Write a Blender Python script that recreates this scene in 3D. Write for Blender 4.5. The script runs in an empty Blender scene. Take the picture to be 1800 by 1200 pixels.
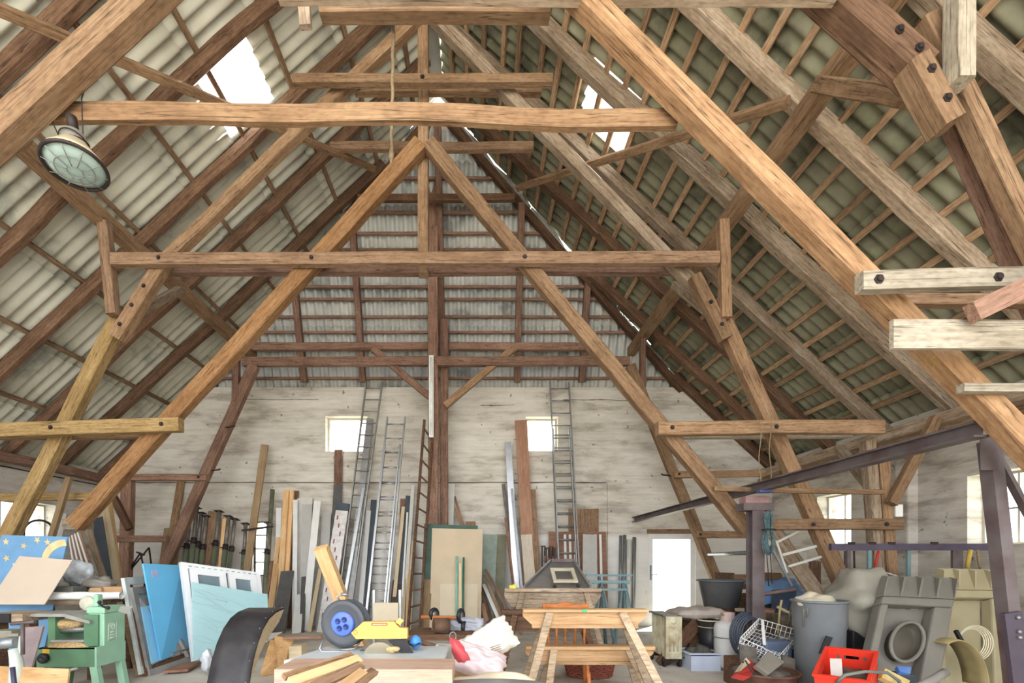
import bpy, math, random
from mathutils import Vector, Matrix, noise, geometry
R = random.Random(7)
SC = bpy.context.scene
COL = SC.collection
PI = math.pi

# ------------------------------------------------------------------ camera, sky, exposure
F, CX, CY, H = 820.0, 840.0, 985.0, 1.42      # focal length and principal point in pixels, eye height
cam_d = bpy.data.cameras.new('camera')
cam_d.sensor_width = 36.0
cam_d.lens = 36.0 * F / 1800.0
cam_d.shift_x = (900 - CX) / 1800.0
cam_d.shift_y = (CY - 600) / 1800.0
cam_d.clip_start = 0.05
cam = bpy.data.objects.new('camera', cam_d)
cam.location = (0, 0, H)
cam.rotation_euler = (PI / 2, 0, 0)
COL.objects.link(cam)
SC.camera = cam

w = bpy.data.worlds.new('sky')
w.use_nodes = True
SC.world = w
bg = w.node_tree.nodes['Background']
bg.inputs['Color'].default_value = (0.93, 0.96, 1.0, 1)
bg.inputs['Strength'].default_value = 1.5
SC.view_settings.view_transform = 'Standard'
SC.view_settings.look = 'None'
SC.view_settings.gamma = 1.0
SC.view_settings.use_curve_mapping = False
SC.view_settings.exposure = 1.9
SC.cycles.max_bounces = 8
SC.cycles.diffuse_bounces = 6
SC.cycles.transparent_max_bounces = 12

sun_d = bpy.data.lights.new('sun', 'SUN')
sun_d.energy = 6.0
sun_d.angle = math.radians(1.5)
sun_d.color = (1.0, 0.95, 0.86)
sun = bpy.data.objects.new('sun', sun_d)
sun.rotation_euler = Vector((0.5, 0.6, 1.0)).to_track_quat('Z', 'Y').to_euler()
COL.objects.link(sun)

# ------------------------------------------------------------------ helpers
def P(px, py, Y):
    return Vector(((px - CX) * Y / F, Y, H + (CY - py) * Y / F))

def XP(px, Y):
    return (px - CX) * Y / F

def ZP(py, Y):
    return H + (CY - py) * Y / F

def srgb(r, g, b):
    def f(c):
        c /= 255.0
        return c / 12.92 if c <= 0.04045 else ((c + 0.055) / 1.055) ** 2.4
    return (f(r), f(g), f(b), 1.0)

MATS = {}

def base_mat(name):
    m = bpy.data.materials.new(name)
    m.use_nodes = True
    nt = m.node_tree
    b = nt.nodes['Principled BSDF']
    return m, nt, b

def plain(name, col, rough=0.6, metal=0.0, var=0.12, nscale=6.0, bump=0.0, spec=0.4, dirt=None):
    """painted / plastic / metal surface with a slight procedural unevenness"""
    if name in MATS:
        return MATS[name]
    m, nt, b = base_mat(name)
    tc = nt.nodes.new('ShaderNodeTexCoord')
    n = nt.nodes.new('ShaderNodeTexNoise')
    n.inputs['Scale'].default_value = nscale
    n.inputs['Detail'].default_value = 5
    nt.links.new(tc.outputs['Object'], n.inputs['Vector'])
    r = nt.nodes.new('ShaderNodeValToRGB')
    c = srgb(*col)
    d = srgb(*dirt) if dirt else tuple(x * (1 - 2 * var) for x in c[:3]) + (1,)
    r.color_ramp.elements[0].position = 0.3
    r.color_ramp.elements[0].color = d
    r.color_ramp.elements[1].position = 0.62
    r.color_ramp.elements[1].color = c
    nt.links.new(n.outputs['Fac'], r.inputs['Fac'])
    nt.links.new(r.outputs['Color'], b.inputs['Base Color'])
    b.inputs['Roughness'].default_value = rough
    b.inputs['Metallic'].default_value = metal
    b.inputs['Specular IOR Level'].default_value = spec
    if bump:
        bp = nt.nodes.new('ShaderNodeBump')
        bp.inputs['Strength'].default_value = bump
        bp.inputs['Distance'].default_value = 0.01
        nt.links.new(n.outputs['Fac'], bp.inputs['Height'])
        nt.links.new(bp.outputs['Normal'], b.inputs['Normal'])
    MATS[name] = m
    return m

def wood(name, dark, mid, light, stretch=11.0, rough=0.85, vary=0.22, crack=0.5):
    """grain runs along the object's own X axis"""
    if name in MATS:
        return MATS[name]
    m, nt, b = base_mat(name)
    N, L = nt.nodes.new, nt.links.new
    tc = N('ShaderNodeTexCoord')
    oi = N('ShaderNodeObjectInfo')
    add = N('ShaderNodeVectorMath'); add.operation = 'ADD'
    mul = N('ShaderNodeVectorMath'); mul.operation = 'SCALE'
    comb = N('ShaderNodeCombineXYZ')
    for k in 'XYZ':
        L(oi.outputs['Random'], comb.inputs[k])
    L(comb.outputs[0], mul.inputs[0]); mul.inputs['Scale'].default_value = 37.0
    L(tc.outputs['Object'], add.inputs[0]); L(mul.outputs[0], add.inputs[1])
    mp = N('ShaderNodeMapping'); mp.inputs['Scale'].default_value = (1.3, stretch * 1.5, stretch * 1.5)
    L(add.outputs[0], mp.inputs['Vector'])
    n1 = N('ShaderNodeTexNoise'); n1.inputs['Scale'].default_value = 2.2; n1.inputs['Detail'].default_value = 7; n1.inputs['Roughness'].default_value = 0.62
    L(mp.outputs[0], n1.inputs['Vector'])
    n2 = N('ShaderNodeTexNoise'); n2.inputs['Scale'].default_value = 2.6; n2.inputs['Detail'].default_value = 4
    L(add.outputs[0], n2.inputs['Vector'])
    mx = N('ShaderNodeMath'); mx.operation = 'MULTIPLY_ADD'
    L(n1.outputs['Fac'], mx.inputs[0]); mx.inputs[1].default_value = 0.6
    sc = N('ShaderNodeMath'); sc.operation = 'MULTIPLY'; L(n2.outputs['Fac'], sc.inputs[0]); sc.inputs[1].default_value = 0.4
    L(sc.outputs[0], mx.inputs[2])
    r = N('ShaderNodeValToRGB')
    e = r.color_ramp.elements
    e[0].position = 0.3; e[0].color = srgb(*dark)
    e[1].position = 0.7; e[1].color = srgb(*light)
    k = r.color_ramp.elements.new(0.5); k.color = srgb(*mid)
    L(mx.outputs[0], r.inputs['Fac'])
    # long thin drying cracks
    mp2 = N('ShaderNodeMapping'); mp2.inputs['Scale'].default_value = (0.35, 16, 16)
    L(add.outputs[0], mp2.inputs['Vector'])
    n3 = N('ShaderNodeTexNoise'); n3.inputs['Scale'].default_value = 1.5; n3.inputs['Detail'].default_value = 2
    L(mp2.outputs[0], n3.inputs['Vector'])
    cr = N('ShaderNodeValToRGB')
    ce = cr.color_ramp.elements
    ce[0].position = 0.485; ce[0].color = (1, 1, 1, 1)
    ce[1].position = 0.515; ce[1].color = (1, 1, 1, 1)
    q = ce.new(0.5); v = 1 - min(.8, crack * 1.4); q.color = (v, v, v, 1)
    L(n3.outputs['Fac'], cr.inputs['Fac'])
    mm = N('ShaderNodeMix'); mm.data_type = 'RGBA'; mm.blend_type = 'MULTIPLY'; mm.inputs['Factor'].default_value = 1.0
    L(r.outputs['Color'], mm.inputs['A']); L(cr.outputs['Color'], mm.inputs['B'])
    n4 = N('ShaderNodeTexNoise'); n4.inputs['Scale'].default_value = 26; n4.inputs['Detail'].default_value = 4
    mp4 = N('ShaderNodeMapping'); mp4.inputs['Scale'].default_value = (0.6, 1.6, 1.6)
    L(add.outputs[0], mp4.inputs['Vector']); L(mp4.outputs[0], n4.inputs['Vector'])
    r4 = N('ShaderNodeValToRGB'); r4.color_ramp.elements[0].position = 0.3; r4.color_ramp.elements[0].color = (0.7, 0.68, 0.66, 1)
    r4.color_ramp.elements[1].position = 0.55; r4.color_ramp.elements[1].color = (1, 1, 1, 1)
    L(n4.outputs['Fac'], r4.inputs['Fac'])
    m4 = N('ShaderNodeMix'); m4.data_type = 'RGBA'; m4.blend_type = 'MULTIPLY'; m4.inputs['Factor'].default_value = 0.9 if crack > .3 else 0.3
    L(mm.outputs['Result'], m4.inputs['A']); L(r4.outputs['Color'], m4.inputs['B'])
    hs = N('ShaderNodeHueSaturation')
    vr = N('ShaderNodeMapRange'); vr.inputs['To Min'].default_value = 1 - vary; vr.inputs['To Max'].default_value = 1 + vary
    L(oi.outputs['Random'], vr.inputs['Value']); L(vr.outputs[0], hs.inputs['Value'])
    L(m4.outputs['Result'], hs.inputs['Color'])
    L(hs.outputs['Color'], b.inputs['Base Color'])
    b.inputs['Roughness'].default_value = rough
    b.inputs['Specular IOR Level'].default_value = 0.25
    bp = N('ShaderNodeBump'); bp.inputs['Strength'].default_value = 0.5; bp.inputs['Distance'].default_value = 0.008
    L(n1.outputs['Fac'], bp.inputs['Height']); L(bp.outputs['Normal'], b.inputs['Normal'])
    MATS[name] = m
    return m

class MB:
    """collects shapes for ONE mesh"""
    def __init__(s):
        s.v, s.f, s.sm = [], [], []
    def add(s, vs, fs, smooth=False):
        o = len(s.v)
        s.v += [Vector(x) for x in vs]
        for f in fs:
            s.f.append(tuple(i + o for i in f)); s.sm.append(smooth)
        return s
    def hexa(s, p):   # 8 points: bottom ring 0-3, top ring 4-7
        return s.add(p, [(3, 2, 1, 0), (4, 5, 6, 7), (0, 1, 5, 4), (1, 2, 6, 5), (2, 3, 7, 6), (3, 0, 4, 7)])
    def box(s, lo, hi, M=None):
        x0, y0, z0 = lo; x1, y1, z1 = hi
        p = [Vector(q) for q in ((x0, y0, z0), (x1, y0, z0), (x1, y1, z0), (x0, y1, z0), (x0, y0, z1), (x1, y0, z1), (x1, y1, z1), (x0, y1, z1))]
        if M is not None:
            p = [M @ q for q in p]
        return s.hexa(p)
    def bar(s, a, b, w, d, up=None):
        """square bar from a to b; d along the up-ish axis"""
        a, b = Vector(a), Vector(b)
        x, y, z = frame(a, b, up)
        p = []
        for c in (a, b):
            p += [c - y * w / 2 - z * d / 2, c + y * w / 2 - z * d / 2, c + y * w / 2 + z * d / 2, c - y * w / 2 + z * d / 2]
        return s.hexa([p[0], p[1], p[2], p[3], p[4], p[5], p[6], p[7]])
    def tube(s, pts, r, n=8, closed=False, cap=True):
        pts = [Vector(p) for p in pts]
        m = len(pts)
        rs = r if isinstance(r, (list, tuple)) else [r] * m
        o = len(s.v)
        ref = None
        for i, p in enumerate(pts):
            if closed:
                t = pts[(i + 1) % m] - pts[i - 1]
            else:
                t = pts[min(i + 1, m - 1)] - pts[max(i - 1, 0)]
            t = t.normalized() if t.length > 1e-9 else Vector((0, 0, 1))
            if ref is None:
                ref = Vector((0, 0, 1)) if abs(t.z) < 0.9 else Vector((1, 0, 0))
            u = (ref - t * ref.dot(t)).normalized()
            ref = u
            v = t.cross(u)
            for k in range(n):
                a = 2 * PI * k / n
                s.v.append(p + (u * math.cos(a) + v * math.sin(a)) * rs[i])
        rng = m if closed else m - 1
        for i in range(rng):
            j = (i + 1) % m
            for k in range(n):
                k2 = (k + 1) % n
                s.f.append((o + i * n + k, o + i * n + k2, o + j * n + k2, o + j * n + k)); s.sm.append(True)
        if cap and not closed:
            s.f.append(tuple(o + k for k in reversed(range(n)))); s.sm.append(False)
            s.f.append(tuple(o + (m - 1) * n + k for k in range(n))); s.sm.append(False)
        return s
    def lathe(s, prof, n=24, M=None, sx=1, sy=1, smooth=True, capb=False, capt=False):
        M = M or Matrix.Identity(4)
        o = len(s.v)
        for r, z in prof:
            for k in range(n):
                a = 2 * PI * k / n
                s.v.append(M @ Vector((r * math.cos(a) * sx, r * math.sin(a) * sy, z)))
        for i in range(len(prof) - 1):
            for k in range(n):
                k2 = (k + 1) % n
                s.f.append((o + i * n + k, o + i * n + k2, o + (i + 1) * n + k2, o + (i + 1) * n + k)); s.sm.append(smooth)
        if capb:
            s.f.append(tuple(o + k for k in reversed(range(n)))); s.sm.append(False)
        if capt:
            s.f.append(tuple(o + (len(prof) - 1) * n + k for k in range(n))); s.sm.append(False)
        return s
    def prism(s, poly, depth, M):
        """2-D outline (x, y) extruded along local z from 0 to depth"""
        n = len(poly)
        tri = geometry.tessellate_polygon([[Vector((x, y, 0)) for x, y in poly]])
        vs = [M @ Vector((x, y, 0)) for x, y in poly] + [M @ Vector((x, y, depth)) for x, y in poly]
        fs = [tuple(reversed(t)) for t in tri] + [tuple(i + n for i in t) for t in tri]
        fs += [(i, (i + 1) % n, (i + 1) % n + n, i + n) for i in range(n)]
        return s.add(vs, fs)
    def ball(s, c, r, n=12, m=8, sq=(1, 1, 1), jit=0.0, seed=0, M=None):
        c = Vector(c)
        o = len(s.v)
        M = M or Matrix.Identity(3)
        for i in range(m + 1):
            th = PI * i / m
            for k in range(n):
                a = 2 * PI * k / n
                d = Vector((math.sin(th) * math.cos(a), math.sin(th) * math.sin(a), math.cos(th)))
                q = 1 + (jit * noise.noise(d * 1.7 + Vector((seed * 3.1, seed, 0))) if jit else 0)
                s.v.append(c + M @ Vector((d.x * r * sq[0] * q, d.y * r * sq[1] * q, d.z * r * sq[2] * q)))
        for i in range(m):
            for k in range(n):
                k2 = (k + 1) % n
                s.f.append((o + i * n + k, o + (i + 1) * n + k, o + (i + 1) * n + k2, o + i * n + k2)); s.sm.append(True)
        return s
    def sheet(s, fn, nu, nv, th=0.0, smooth=True):
        """grid surface fn(u, v) with u, v in 0..1, optionally thickened"""
        g = [[Vector(fn(i / nu, j / nv)) for j in range(nv + 1)] for i in range(nu + 1)]
        o = len(s.v)
        W = nv + 1
        s.v += [p for row in g for p in row]
        for i in range(nu):
            for j in range(nv):
                s.f.append((o + i * W + j, o + (i + 1) * W + j, o + (i + 1) * W + j + 1, o + i * W + j + 1)); s.sm.append(smooth)
        if th:
            o2 = len(s.v)
            for i in range(nu + 1):
                for j in range(nv + 1):
                    a = g[min(i + 1, nu)][j] - g[max(i - 1, 0)][j]
                    b = g[i][min(j + 1, nv)] - g[i][max(j - 1, 0)]
                    nn = a.cross(b)
                    nn = nn.normalized() if nn.length > 1e-12 else Vector((0, 0, 1))
                    s.v.append(g[i][j] - nn * th)
            for i in range(nu):
                for j in range(nv):
                    s.f.append((o2 + i * W + j, o2 + i * W + j + 1, o2 + (i + 1) * W + j + 1, o2 + (i + 1) * W + j)); s.sm.append(smooth)
            ring = [(i, 0) for i in range(nu)] + [(nu, j) for j in range(nv)] + [(i, nv) for i in range(nu, 0, -1)] + [(0, j) for j in range(nv, 0, -1)]
            for q in range(len(ring)):
                a, b = ring[q], ring[(q + 1) % len(ring)]
                ia, ib = a[0] * W + a[1], b[0] * W + b[1]
                s.f.append((o + ib, o + ia, o2 + ia, o2 + ib)); s.sm.append(False)
        return s

def frame(a, b, up=None):
    x = (Vector(b) - Vector(a)).normalized()
    up = Vector(up) if up is not None else (Vector((0, -1, 0)) if abs(x.y) < 0.75 else Vector((0, 0, 1)))
    z = (up - x * up.dot(x)).normalized()
    y = z.cross(x)
    return x, y, z

def frame_m(a, b, up=None):
    x, y, z = frame(a, b, up)
    M = Matrix((x, y, z)).transposed().to_4x4()
    M.translation = Vector(a)
    return M

WM = {}

def put(name, mb, mat, M=None, parent=None, bevel=0.0):
    """link ONE mesh object. The shape in mb is in the frame M (world when M is None)"""
    M = M or Matrix.Identity(4)
    me = bpy.data.meshes.new(name)
    me.from_pydata([tuple(v) for v in mb.v], [], mb.f)
    me.polygons.foreach_set('use_smooth', mb.sm)
    me.update()
    if mat is not None:
        me.materials.append(mat)
    o = bpy.data.objects.new(name, me)
    COL.objects.link(o)
    if parent is not None:
        o.parent = parent
        o.matrix_basis = WM[parent.name].inverted() @ M
    else:
        o.matrix_basis = M
    WM[o.name] = M.copy()
    if bevel:
        bv = o.modifiers.new('edge', 'BEVEL'); bv.width = bevel; bv.segments = 2; bv.limit_method = 'ANGLE'
    return o

def loc(mb_fn, origin):
    return Matrix.Translation(Vector(origin))

def tag(o, label, cat, group=None, kind=None):
    if label: o['label'] = label
    if cat: o['category'] = cat
    if group: o['group'] = group
    if kind: o['kind'] = kind
    return o

def struct(o):
    o['kind'] = 'structure'
    return o

def thing(name, label, cat, at, group=None, rz=0.0):
    o = bpy.data.objects.new(name, None)
    o.empty_display_size = 0.1
    COL.objects.link(o)
    M = Matrix.Translation(Vector(at)) @ Matrix.Rotation(rz, 4, 'Z')
    o.matrix_basis = M
    WM[o.name] = M.copy()
    return tag(o, label, cat, group)

def part(name, mb, mat, parent, label=None, bevel=0.0):
    """mb in world coordinates; the part's own origin sits at its parent's origin"""
    Mp = WM[parent.name]
    inv = Mp.inverted()
    mb.v = [inv @ v for v in mb.v]
    o = put(name, mb, mat, Mp, parent, bevel)
    if label: o['label'] = label
    return o

def solo(name, mb, mat, label, cat, group=None, bevel=0.0, kind=None):
    """a thing that is one mesh; shape in world coordinates, origin at its lowest point's middle"""
    xs = [v.x for v in mb.v]; ys = [v.y for v in mb.v]; zs = [v.z for v in mb.v]
    c = Vector(((min(xs) + max(xs)) / 2, (min(ys) + max(ys)) / 2, min(zs)))
    mb.v = [v - c for v in mb.v]
    return tag(put(name, mb, mat, Matrix.Translation(c), None, bevel), label, cat, group, kind)

def log_mb(L, w, d, seed, wob=0.012, n_side=8, cham=0.16, seg=None, rnd=False):
    """a hewn timber (or a log) along local X from 0 to L, width w on y, depth d on z: front face at z = 0, going to -d"""
    seg = seg or max(3, int(L / 0.35))
    mb = MB()
    if rnd:
        ring = [(0.5 * math.cos(2 * PI * k / 10), 0.5 * math.sin(2 * PI * k / 10)) for k in range(10)]
    else:
        c = cham / 2
        ring = [(-.5 + c, .5), (-.5, .5 - c), (-.5, -.5 + c), (-.5 + c, -.5), (.5 - c, -.5), (.5, -.5 + c), (.5, .5 - c), (.5 - c, .5)]
    n = len(ring)
    for i in range(seg + 1):
        t = i / seg * L
        sy = wob * noise.noise(Vector((t * 0.7, seed * 7.3, 0)))
        sz = wob * noise.noise(Vector((t * 0.7, seed * 7.3, 9)))
        for k, (a, b) in enumerate(ring):
            q = 1 + wob * 4 * noise.noise(Vector((t * 2.1, seed * 3.7 + k * 5, 4)))
            mb.v.append(Vector((t, a * w * q + sy, b * d * q - d / 2 + sz)))
    for i in range(seg):
        for k in range(n):
            k2 = (k + 1) % n
            mb.f.append((i * n + k, i * n + k2, (i + 1) * n + k2, (i + 1) * n + k)); mb.sm.append(rnd)
    mb.f.append(tuple(reversed(range(n)))); mb.sm.append(False)
    mb.f.append(tuple(seg * n + k for k in range(n))); mb.sm.append(False)
    # outward winding
    mb.f = [tuple(reversed(f)) for f in mb.f]
    return mb

SEED = [0]
def timber(name, label, a, b, w, d, mat, cat='beam', group=None, up=None, wob=0.012, rnd=False, cham=0.16, bolts=(), parent=None, kind=None):
    SEED[0] += 1
    a, b = Vector(a), Vector(b)
    M = frame_m(a, b, up)
    L = (b - a).length
    o = put(name, log_mb(L, w, d, SEED[0], wob, rnd=rnd, cham=cham), mat, M, parent)
    if parent is None:
        tag(o, label, cat, group, kind or 'thing')
    elif label:
        o['label'] = label
    for t in bolts:
        mb = MB().lathe([(0.0, 0.012), (0.018, 0.012), (0.02, 0.0), (0.03, 0.0), (0.03, -0.006)], 6, Matrix.Translation((t * L, 0, 0.006)), smooth=False)
        put('bolt', mb, MATS['dark_iron'], M, o)
    return o

def tpx(name, label, p1, p2, Y, w, d, mat, Y2=None, **k):
    return timber(name, label, P(*p1, Y), P(*p2, Y2 if Y2 else Y), w, d, mat, **k)

# ------------------------------------------------------------------ materials
W_TAN = wood('tan_oak', (112, 88, 66), (148, 118, 90), (174, 145, 114))
W_ORANGE = wood('orange_pine', (124, 90, 58), (158, 118, 80), (180, 142, 102))
W_AMBER = wood('amber_oak', (118, 90, 64), (154, 120, 88), (182, 149, 113))
W_BROWN = wood('brown_log', (78, 58, 45), (110, 84, 65), (140, 110, 88))
W_RED = wood('red_brown', (106, 80, 68), (142, 110, 93), (168, 136, 118))
W_DARK = wood('dark_brown', (70, 50, 38), (100, 74, 56), (132, 102, 78))
W_GREY = wood('grey_weathered', (124, 104, 84), (164, 144, 122), (194, 178, 158))
W_WHITE = wood('limewashed', (140, 128, 110), (172, 161, 142), (194, 184, 166))
W_LATH = wood('lath', (110, 86, 66), (142, 114, 90), (170, 142, 116))
W_BATT = wood('pale_lath', (136, 108, 82), (172, 142, 112), (198, 170, 140))
W_YELLOW = wood('yellow_old', (126, 102, 64), (162, 134, 90), (188, 162, 116))
W_PINE = wood('fresh_pine', (206, 158, 104), (228, 186, 134), (240, 208, 164), crack=0.15, rough=0.6)
W_BEECH = wood('beech', (196, 152, 104), (216, 176, 130), (228, 194, 152), crack=0.1, rough=0.55)
W_MAHOG = wood('reddish_ply', (132, 96, 76), (160, 122, 100), (180, 144, 122), crack=0.2)
W_VARN = wood('varnished', (150, 84, 40), (190, 116, 64), (214, 146, 92), crack=0.1, rough=0.35)
W_PLANK = wood('dull_plank', (122, 100, 74), (150, 126, 96), (172, 148, 116), crack=0.3)
W_OSB = wood('osb', (166, 124, 80), (200, 160, 112), (222, 188, 142), stretch=3.0, crack=0.3)
W_PLY = wood('birch_ply', (196, 172, 136), (214, 194, 160), (226, 210, 180), crack=0.08, rough=0.6)
IRON = plain('dark_iron', (70, 60, 58), 0.6, 0.6, 0.2, 12)
STEEL = plain('purple_steel', (112, 104, 105), 0.55, 0.3, 0.18, 5, dirt=(92, 76, 76))
ALU = plain('aluminium', (178, 180, 182), 0.35, 0.8, 0.08, 8)
ALU_DULL = plain('dull_aluminium', (150, 150, 148), 0.5, 0.6, 0.12, 8)
GREYM = plain('grey_zinc', (150, 154, 158), 0.45, 0.6, 0.12, 8)
BLACK = plain('black_plastic', (38, 38, 42), 0.45, 0, 0.1)
WHITE = plain('white_paint', (232, 232, 228), 0.5, 0, 0.04)
OFFW = plain('off_white', (214, 212, 204), 0.6, 0, 0.06)
GREYW = plain('pale_grey', (186, 184, 178), 0.6, 0, 0.05)

# ------------------------------------------------------------------ roof geometry (heights above the eye)
def zl(x): return 9.25 + 0.93 * x            # underside of the rafters, left slope
def zr(x): return 7.86 - 0.93 * x            # right slope
def hipY(z): return 8.75 + (8.55 - z) * 0.302  # end (hip) slope at the back, z above the eye
YB, XL, XR = 10.2, -8.1, 6.4

def plaster(name, c1, c2, stain, band=None):
    m, nt, b = base_mat(name)
    N, L = nt.nodes.new, nt.links.new
    tc = N('ShaderNodeTexCoord')
    mp = N('ShaderNodeMapping'); mp.inputs['Scale'].default_value = (0.7, 0.7, 2.6)
    L(tc.outputs['Object'], mp.inputs['Vector'])
    n = N('ShaderNodeTexNoise'); n.inputs['Scale'].default_value = 1.6; n.inputs['Detail'].default_value = 8; n.inputs['Roughness'].default_value = 0.65
    L(mp.outputs[0], n.inputs['Vector'])
    r = N('ShaderNodeValToRGB'); e = r.color_ramp.elements
    e[0].position = 0.36; e[0].color = srgb(*stain)
    e[1].position = 0.68; e[1].color = srgb(*c2)
    k = e.new(0.48); k.color = srgb(*c1)
    L(n.outputs['Fac'], r.inputs['Fac'])
    # board-marked courses: faint long horizontal streaks
    mp2 = N('ShaderNodeMapping'); mp2.inputs['Scale'].default_value = (0.5, 0.5, 14)
    L(tc.outputs['Object'], mp2.inputs['Vector'])
    n2 = N('ShaderNodeTexNoise'); n2.inputs['Scale'].default_value = 1.4; n2.inputs['Detail'].default_value = 3
    L(mp2.outputs[0], n2.inputs['Vector'])
    r2 = N('ShaderNodeValToRGB'); e2 = r2.color_ramp.elements
    e2[0].position = 0.33; e2[0].color = (0.85, 0.84, 0.81, 1); e2[1].position = 0.5; e2[1].color = (1, 1, 1, 1)
    L(n2.outputs['Fac'], r2.inputs['Fac'])
    mx = N('ShaderNodeMix'); mx.data_type = 'RGBA'; mx.blend_type = 'MULTIPLY'; mx.inputs['Factor'].default_value = 0.7
    L(r.outputs['Color'], mx.inputs['A']); L(r2.outputs['Color'], mx.inputs['B'])
    # chips and specks
    v = N('ShaderNodeTexNoise'); v.inputs['Scale'].default_value = 9; v.inputs['Detail'].default_value = 3
    L(tc.outputs['Object'], v.inputs['Vector'])
    r3 = N('ShaderNodeValToRGB'); e3 = r3.color_ramp.elements
    e3[0].position = 0.27; e3[0].color = (0.3, 0.28, 0.26, 1); e3[1].position = 0.31; e3[1].color = (1, 1, 1, 1)
    L(v.outputs['Fac'], r3.inputs['Fac'])
    mx2 = N('ShaderNodeMix'); mx2.data_type = 'RGBA'; mx2.blend_type = 'MULTIPLY'; mx2.inputs['Factor'].default_value = 0.8
    L(mx.outputs['Result'], mx2.inputs['A']); L(r3.outputs['Color'], mx2.inputs['B'])
    out = mx2.outputs['Result']
    if band:
        z0, col = band
        sp = N('ShaderNodeSeparateXYZ'); L(tc.outputs['Object'], sp.inputs[0])
        ad = N('ShaderNodeMath'); ad.operation = 'MULTIPLY_ADD'; L(n.outputs['Fac'], ad.inputs[0]); ad.inputs[1].default_value = 0.25; L(sp.outputs['Z'], ad.inputs[2])
        mr = N('ShaderNodeMapRange'); mr.inputs['From Min'].default_value = z0 + 0.17; mr.inputs['From Max'].default_value = z0 + 0.08
        L(ad.outputs[0], mr.inputs['Value'])
        fm = N('ShaderNodeMath'); fm.operation = 'MULTIPLY'; L(mr.outputs[0], fm.inputs[0]); fm.inputs[1].default_value = 0.65
        mx3 = N('ShaderNodeMix'); mx3.data_type = 'RGBA'
        L(fm.outputs[0], mx3.inputs['Factor']); L(out, mx3.inputs['A']); mx3.inputs['B'].default_value = srgb(*col)
        # grey lift line between two pours
        out = mx3.outputs['Result']
    L(out, b.inputs['Base Color'])
    b.inputs['Roughness'].default_value = 0.9
    b.inputs['Specular IOR Level'].default_value = 0.15
    bp = N('ShaderNodeBump'); bp.inputs['Strength'].default_value = 0.6; bp.inputs['Distance'].default_value = 0.02
    L(n.outputs['Fac'], bp.inputs['Height']); L(bp.outputs['Normal'], b.inputs['Normal'])
    return m

PLASTER = plaster('whitewashed_wall', (208, 202, 190), (224, 220, 210), (176, 168, 156), band=(1.95, (238, 236, 232)))
PLASTER2 = plaster('side_wall_plaster', (196, 190, 180), (216, 212, 206), (158, 150, 140))
CONCRETE = plaster('dusty_concrete', (204, 197, 186), (220, 214, 205), (172, 162, 148))

def sheet_mat(name, c1, c2, dirt, lichen):
    m, nt, b = base_mat(name)
    N, L = nt.nodes.new, nt.links.new
    tc = N('ShaderNodeTexCoord')
    n = N('ShaderNodeTexNoise'); n.inputs['Scale'].default_value = 1.3; n.inputs['Detail'].default_value = 7; n.inputs['Roughness'].default_value = 0.6
    L(tc.outputs['Object'], n.inputs['Vector'])
    r = N('ShaderNodeValToRGB'); e = r.color_ramp.elements
    e[0].position = 0.36; e[0].color = srgb(*dirt); e[1].position = 0.66; e[1].color = srgb(*c2)
    k = e.new(0.46); k.color = srgb(*c1)
    L(n.outputs['Fac'], r.inputs['Fac'])
    n2 = N('ShaderNodeTexNoise'); n2.inputs['Scale'].default_value = 5; n2.inputs['Detail'].default_value = 5
    L(tc.outputs['Object'], n2.inputs['Vector'])
    r2 = N('ShaderNodeValToRGB'); e2 = r2.color_ramp.elements
    e2[0].position = 0.5; e2[0].color = (0, 0, 0, 1); e2[1].position = 0.7; e2[1].color = (0.7, 0.7, 0.7, 1)
    L(n2.outputs['Fac'], r2.inputs['Fac'])
    mx = N('ShaderNodeMix'); mx.data_type = 'RGBA'
    L(r2.outputs['Color'], mx.inputs['Factor']); L(r.outputs['Color'], mx.inputs['A']); mx.inputs['B'].default_value = srgb(*lichen)
    L(mx.outputs['Result'], b.inputs['Base Color'])
    b.inputs['Roughness'].default_value = 0.8
    b.inputs['Specular IOR Level'].default_value = 0.3
    return m

SH_L = sheet_mat('cement_sheet_pale', (200, 199, 184), (216, 215, 202), (158, 160, 150), (206, 202, 182))
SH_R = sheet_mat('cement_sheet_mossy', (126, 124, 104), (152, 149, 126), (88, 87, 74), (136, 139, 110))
SH_B = sheet_mat('cement_sheet_grey', (186, 188, 184), (206, 206, 200), (138, 140, 138), (190, 188, 174))

# ------------------------------------------------------------------ floor and walls
struct(put('floor', MB().box((-8.5, -2.8, -0.2), (6.8, 10.6, 0)), CONCRETE))
struct(put('ground', MB().sheet(lambda u, v: (-60 + 120 * u, -60 + 120 * v, -0.22), 2, 2), plain('yard', (206, 200, 186), 0.9, 0, 0.1, 1.0)))

def wall(name, outline, holes, thick, M, mat):
    """outline and holes as (x, y) loops in the wall's plane, extruded along local z"""
    loops = [[Vector((x, y, 0)) for x, y in outline]] + [[Vector((x, y, 0)) for x, y in h] for h in holes]
    flat = [p for l in loops for p in l]
    tri = geometry.tessellate_polygon(loops)
    n = len(flat)
    mb = MB()
    vs = [M @ p for p in flat] + [M @ (p + Vector((0, 0, thick))) for p in flat]
    fs = [tuple(t) for t in tri] + [tuple(i + n for i in reversed(t)) for t in tri]
    o = 0
    for l in loops:
        k = len(l)
        fs += [(o + i, o + (i + 1) % k, o + (i + 1) % k + n, o + i + n) for i in range(k)]
        o += k
    mb.add(vs, fs)
    return struct(put(name, mb, mat))

def rect(x0, y0, x1, y1): return [(x0, y0), (x1, y0), (x1, y1), (x0, y1)]
def brect(px0, py0, px1, py1): return (XP(px0, YB), ZP(py1, YB), XP(px1, YB), ZP(py0, YB))

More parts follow.
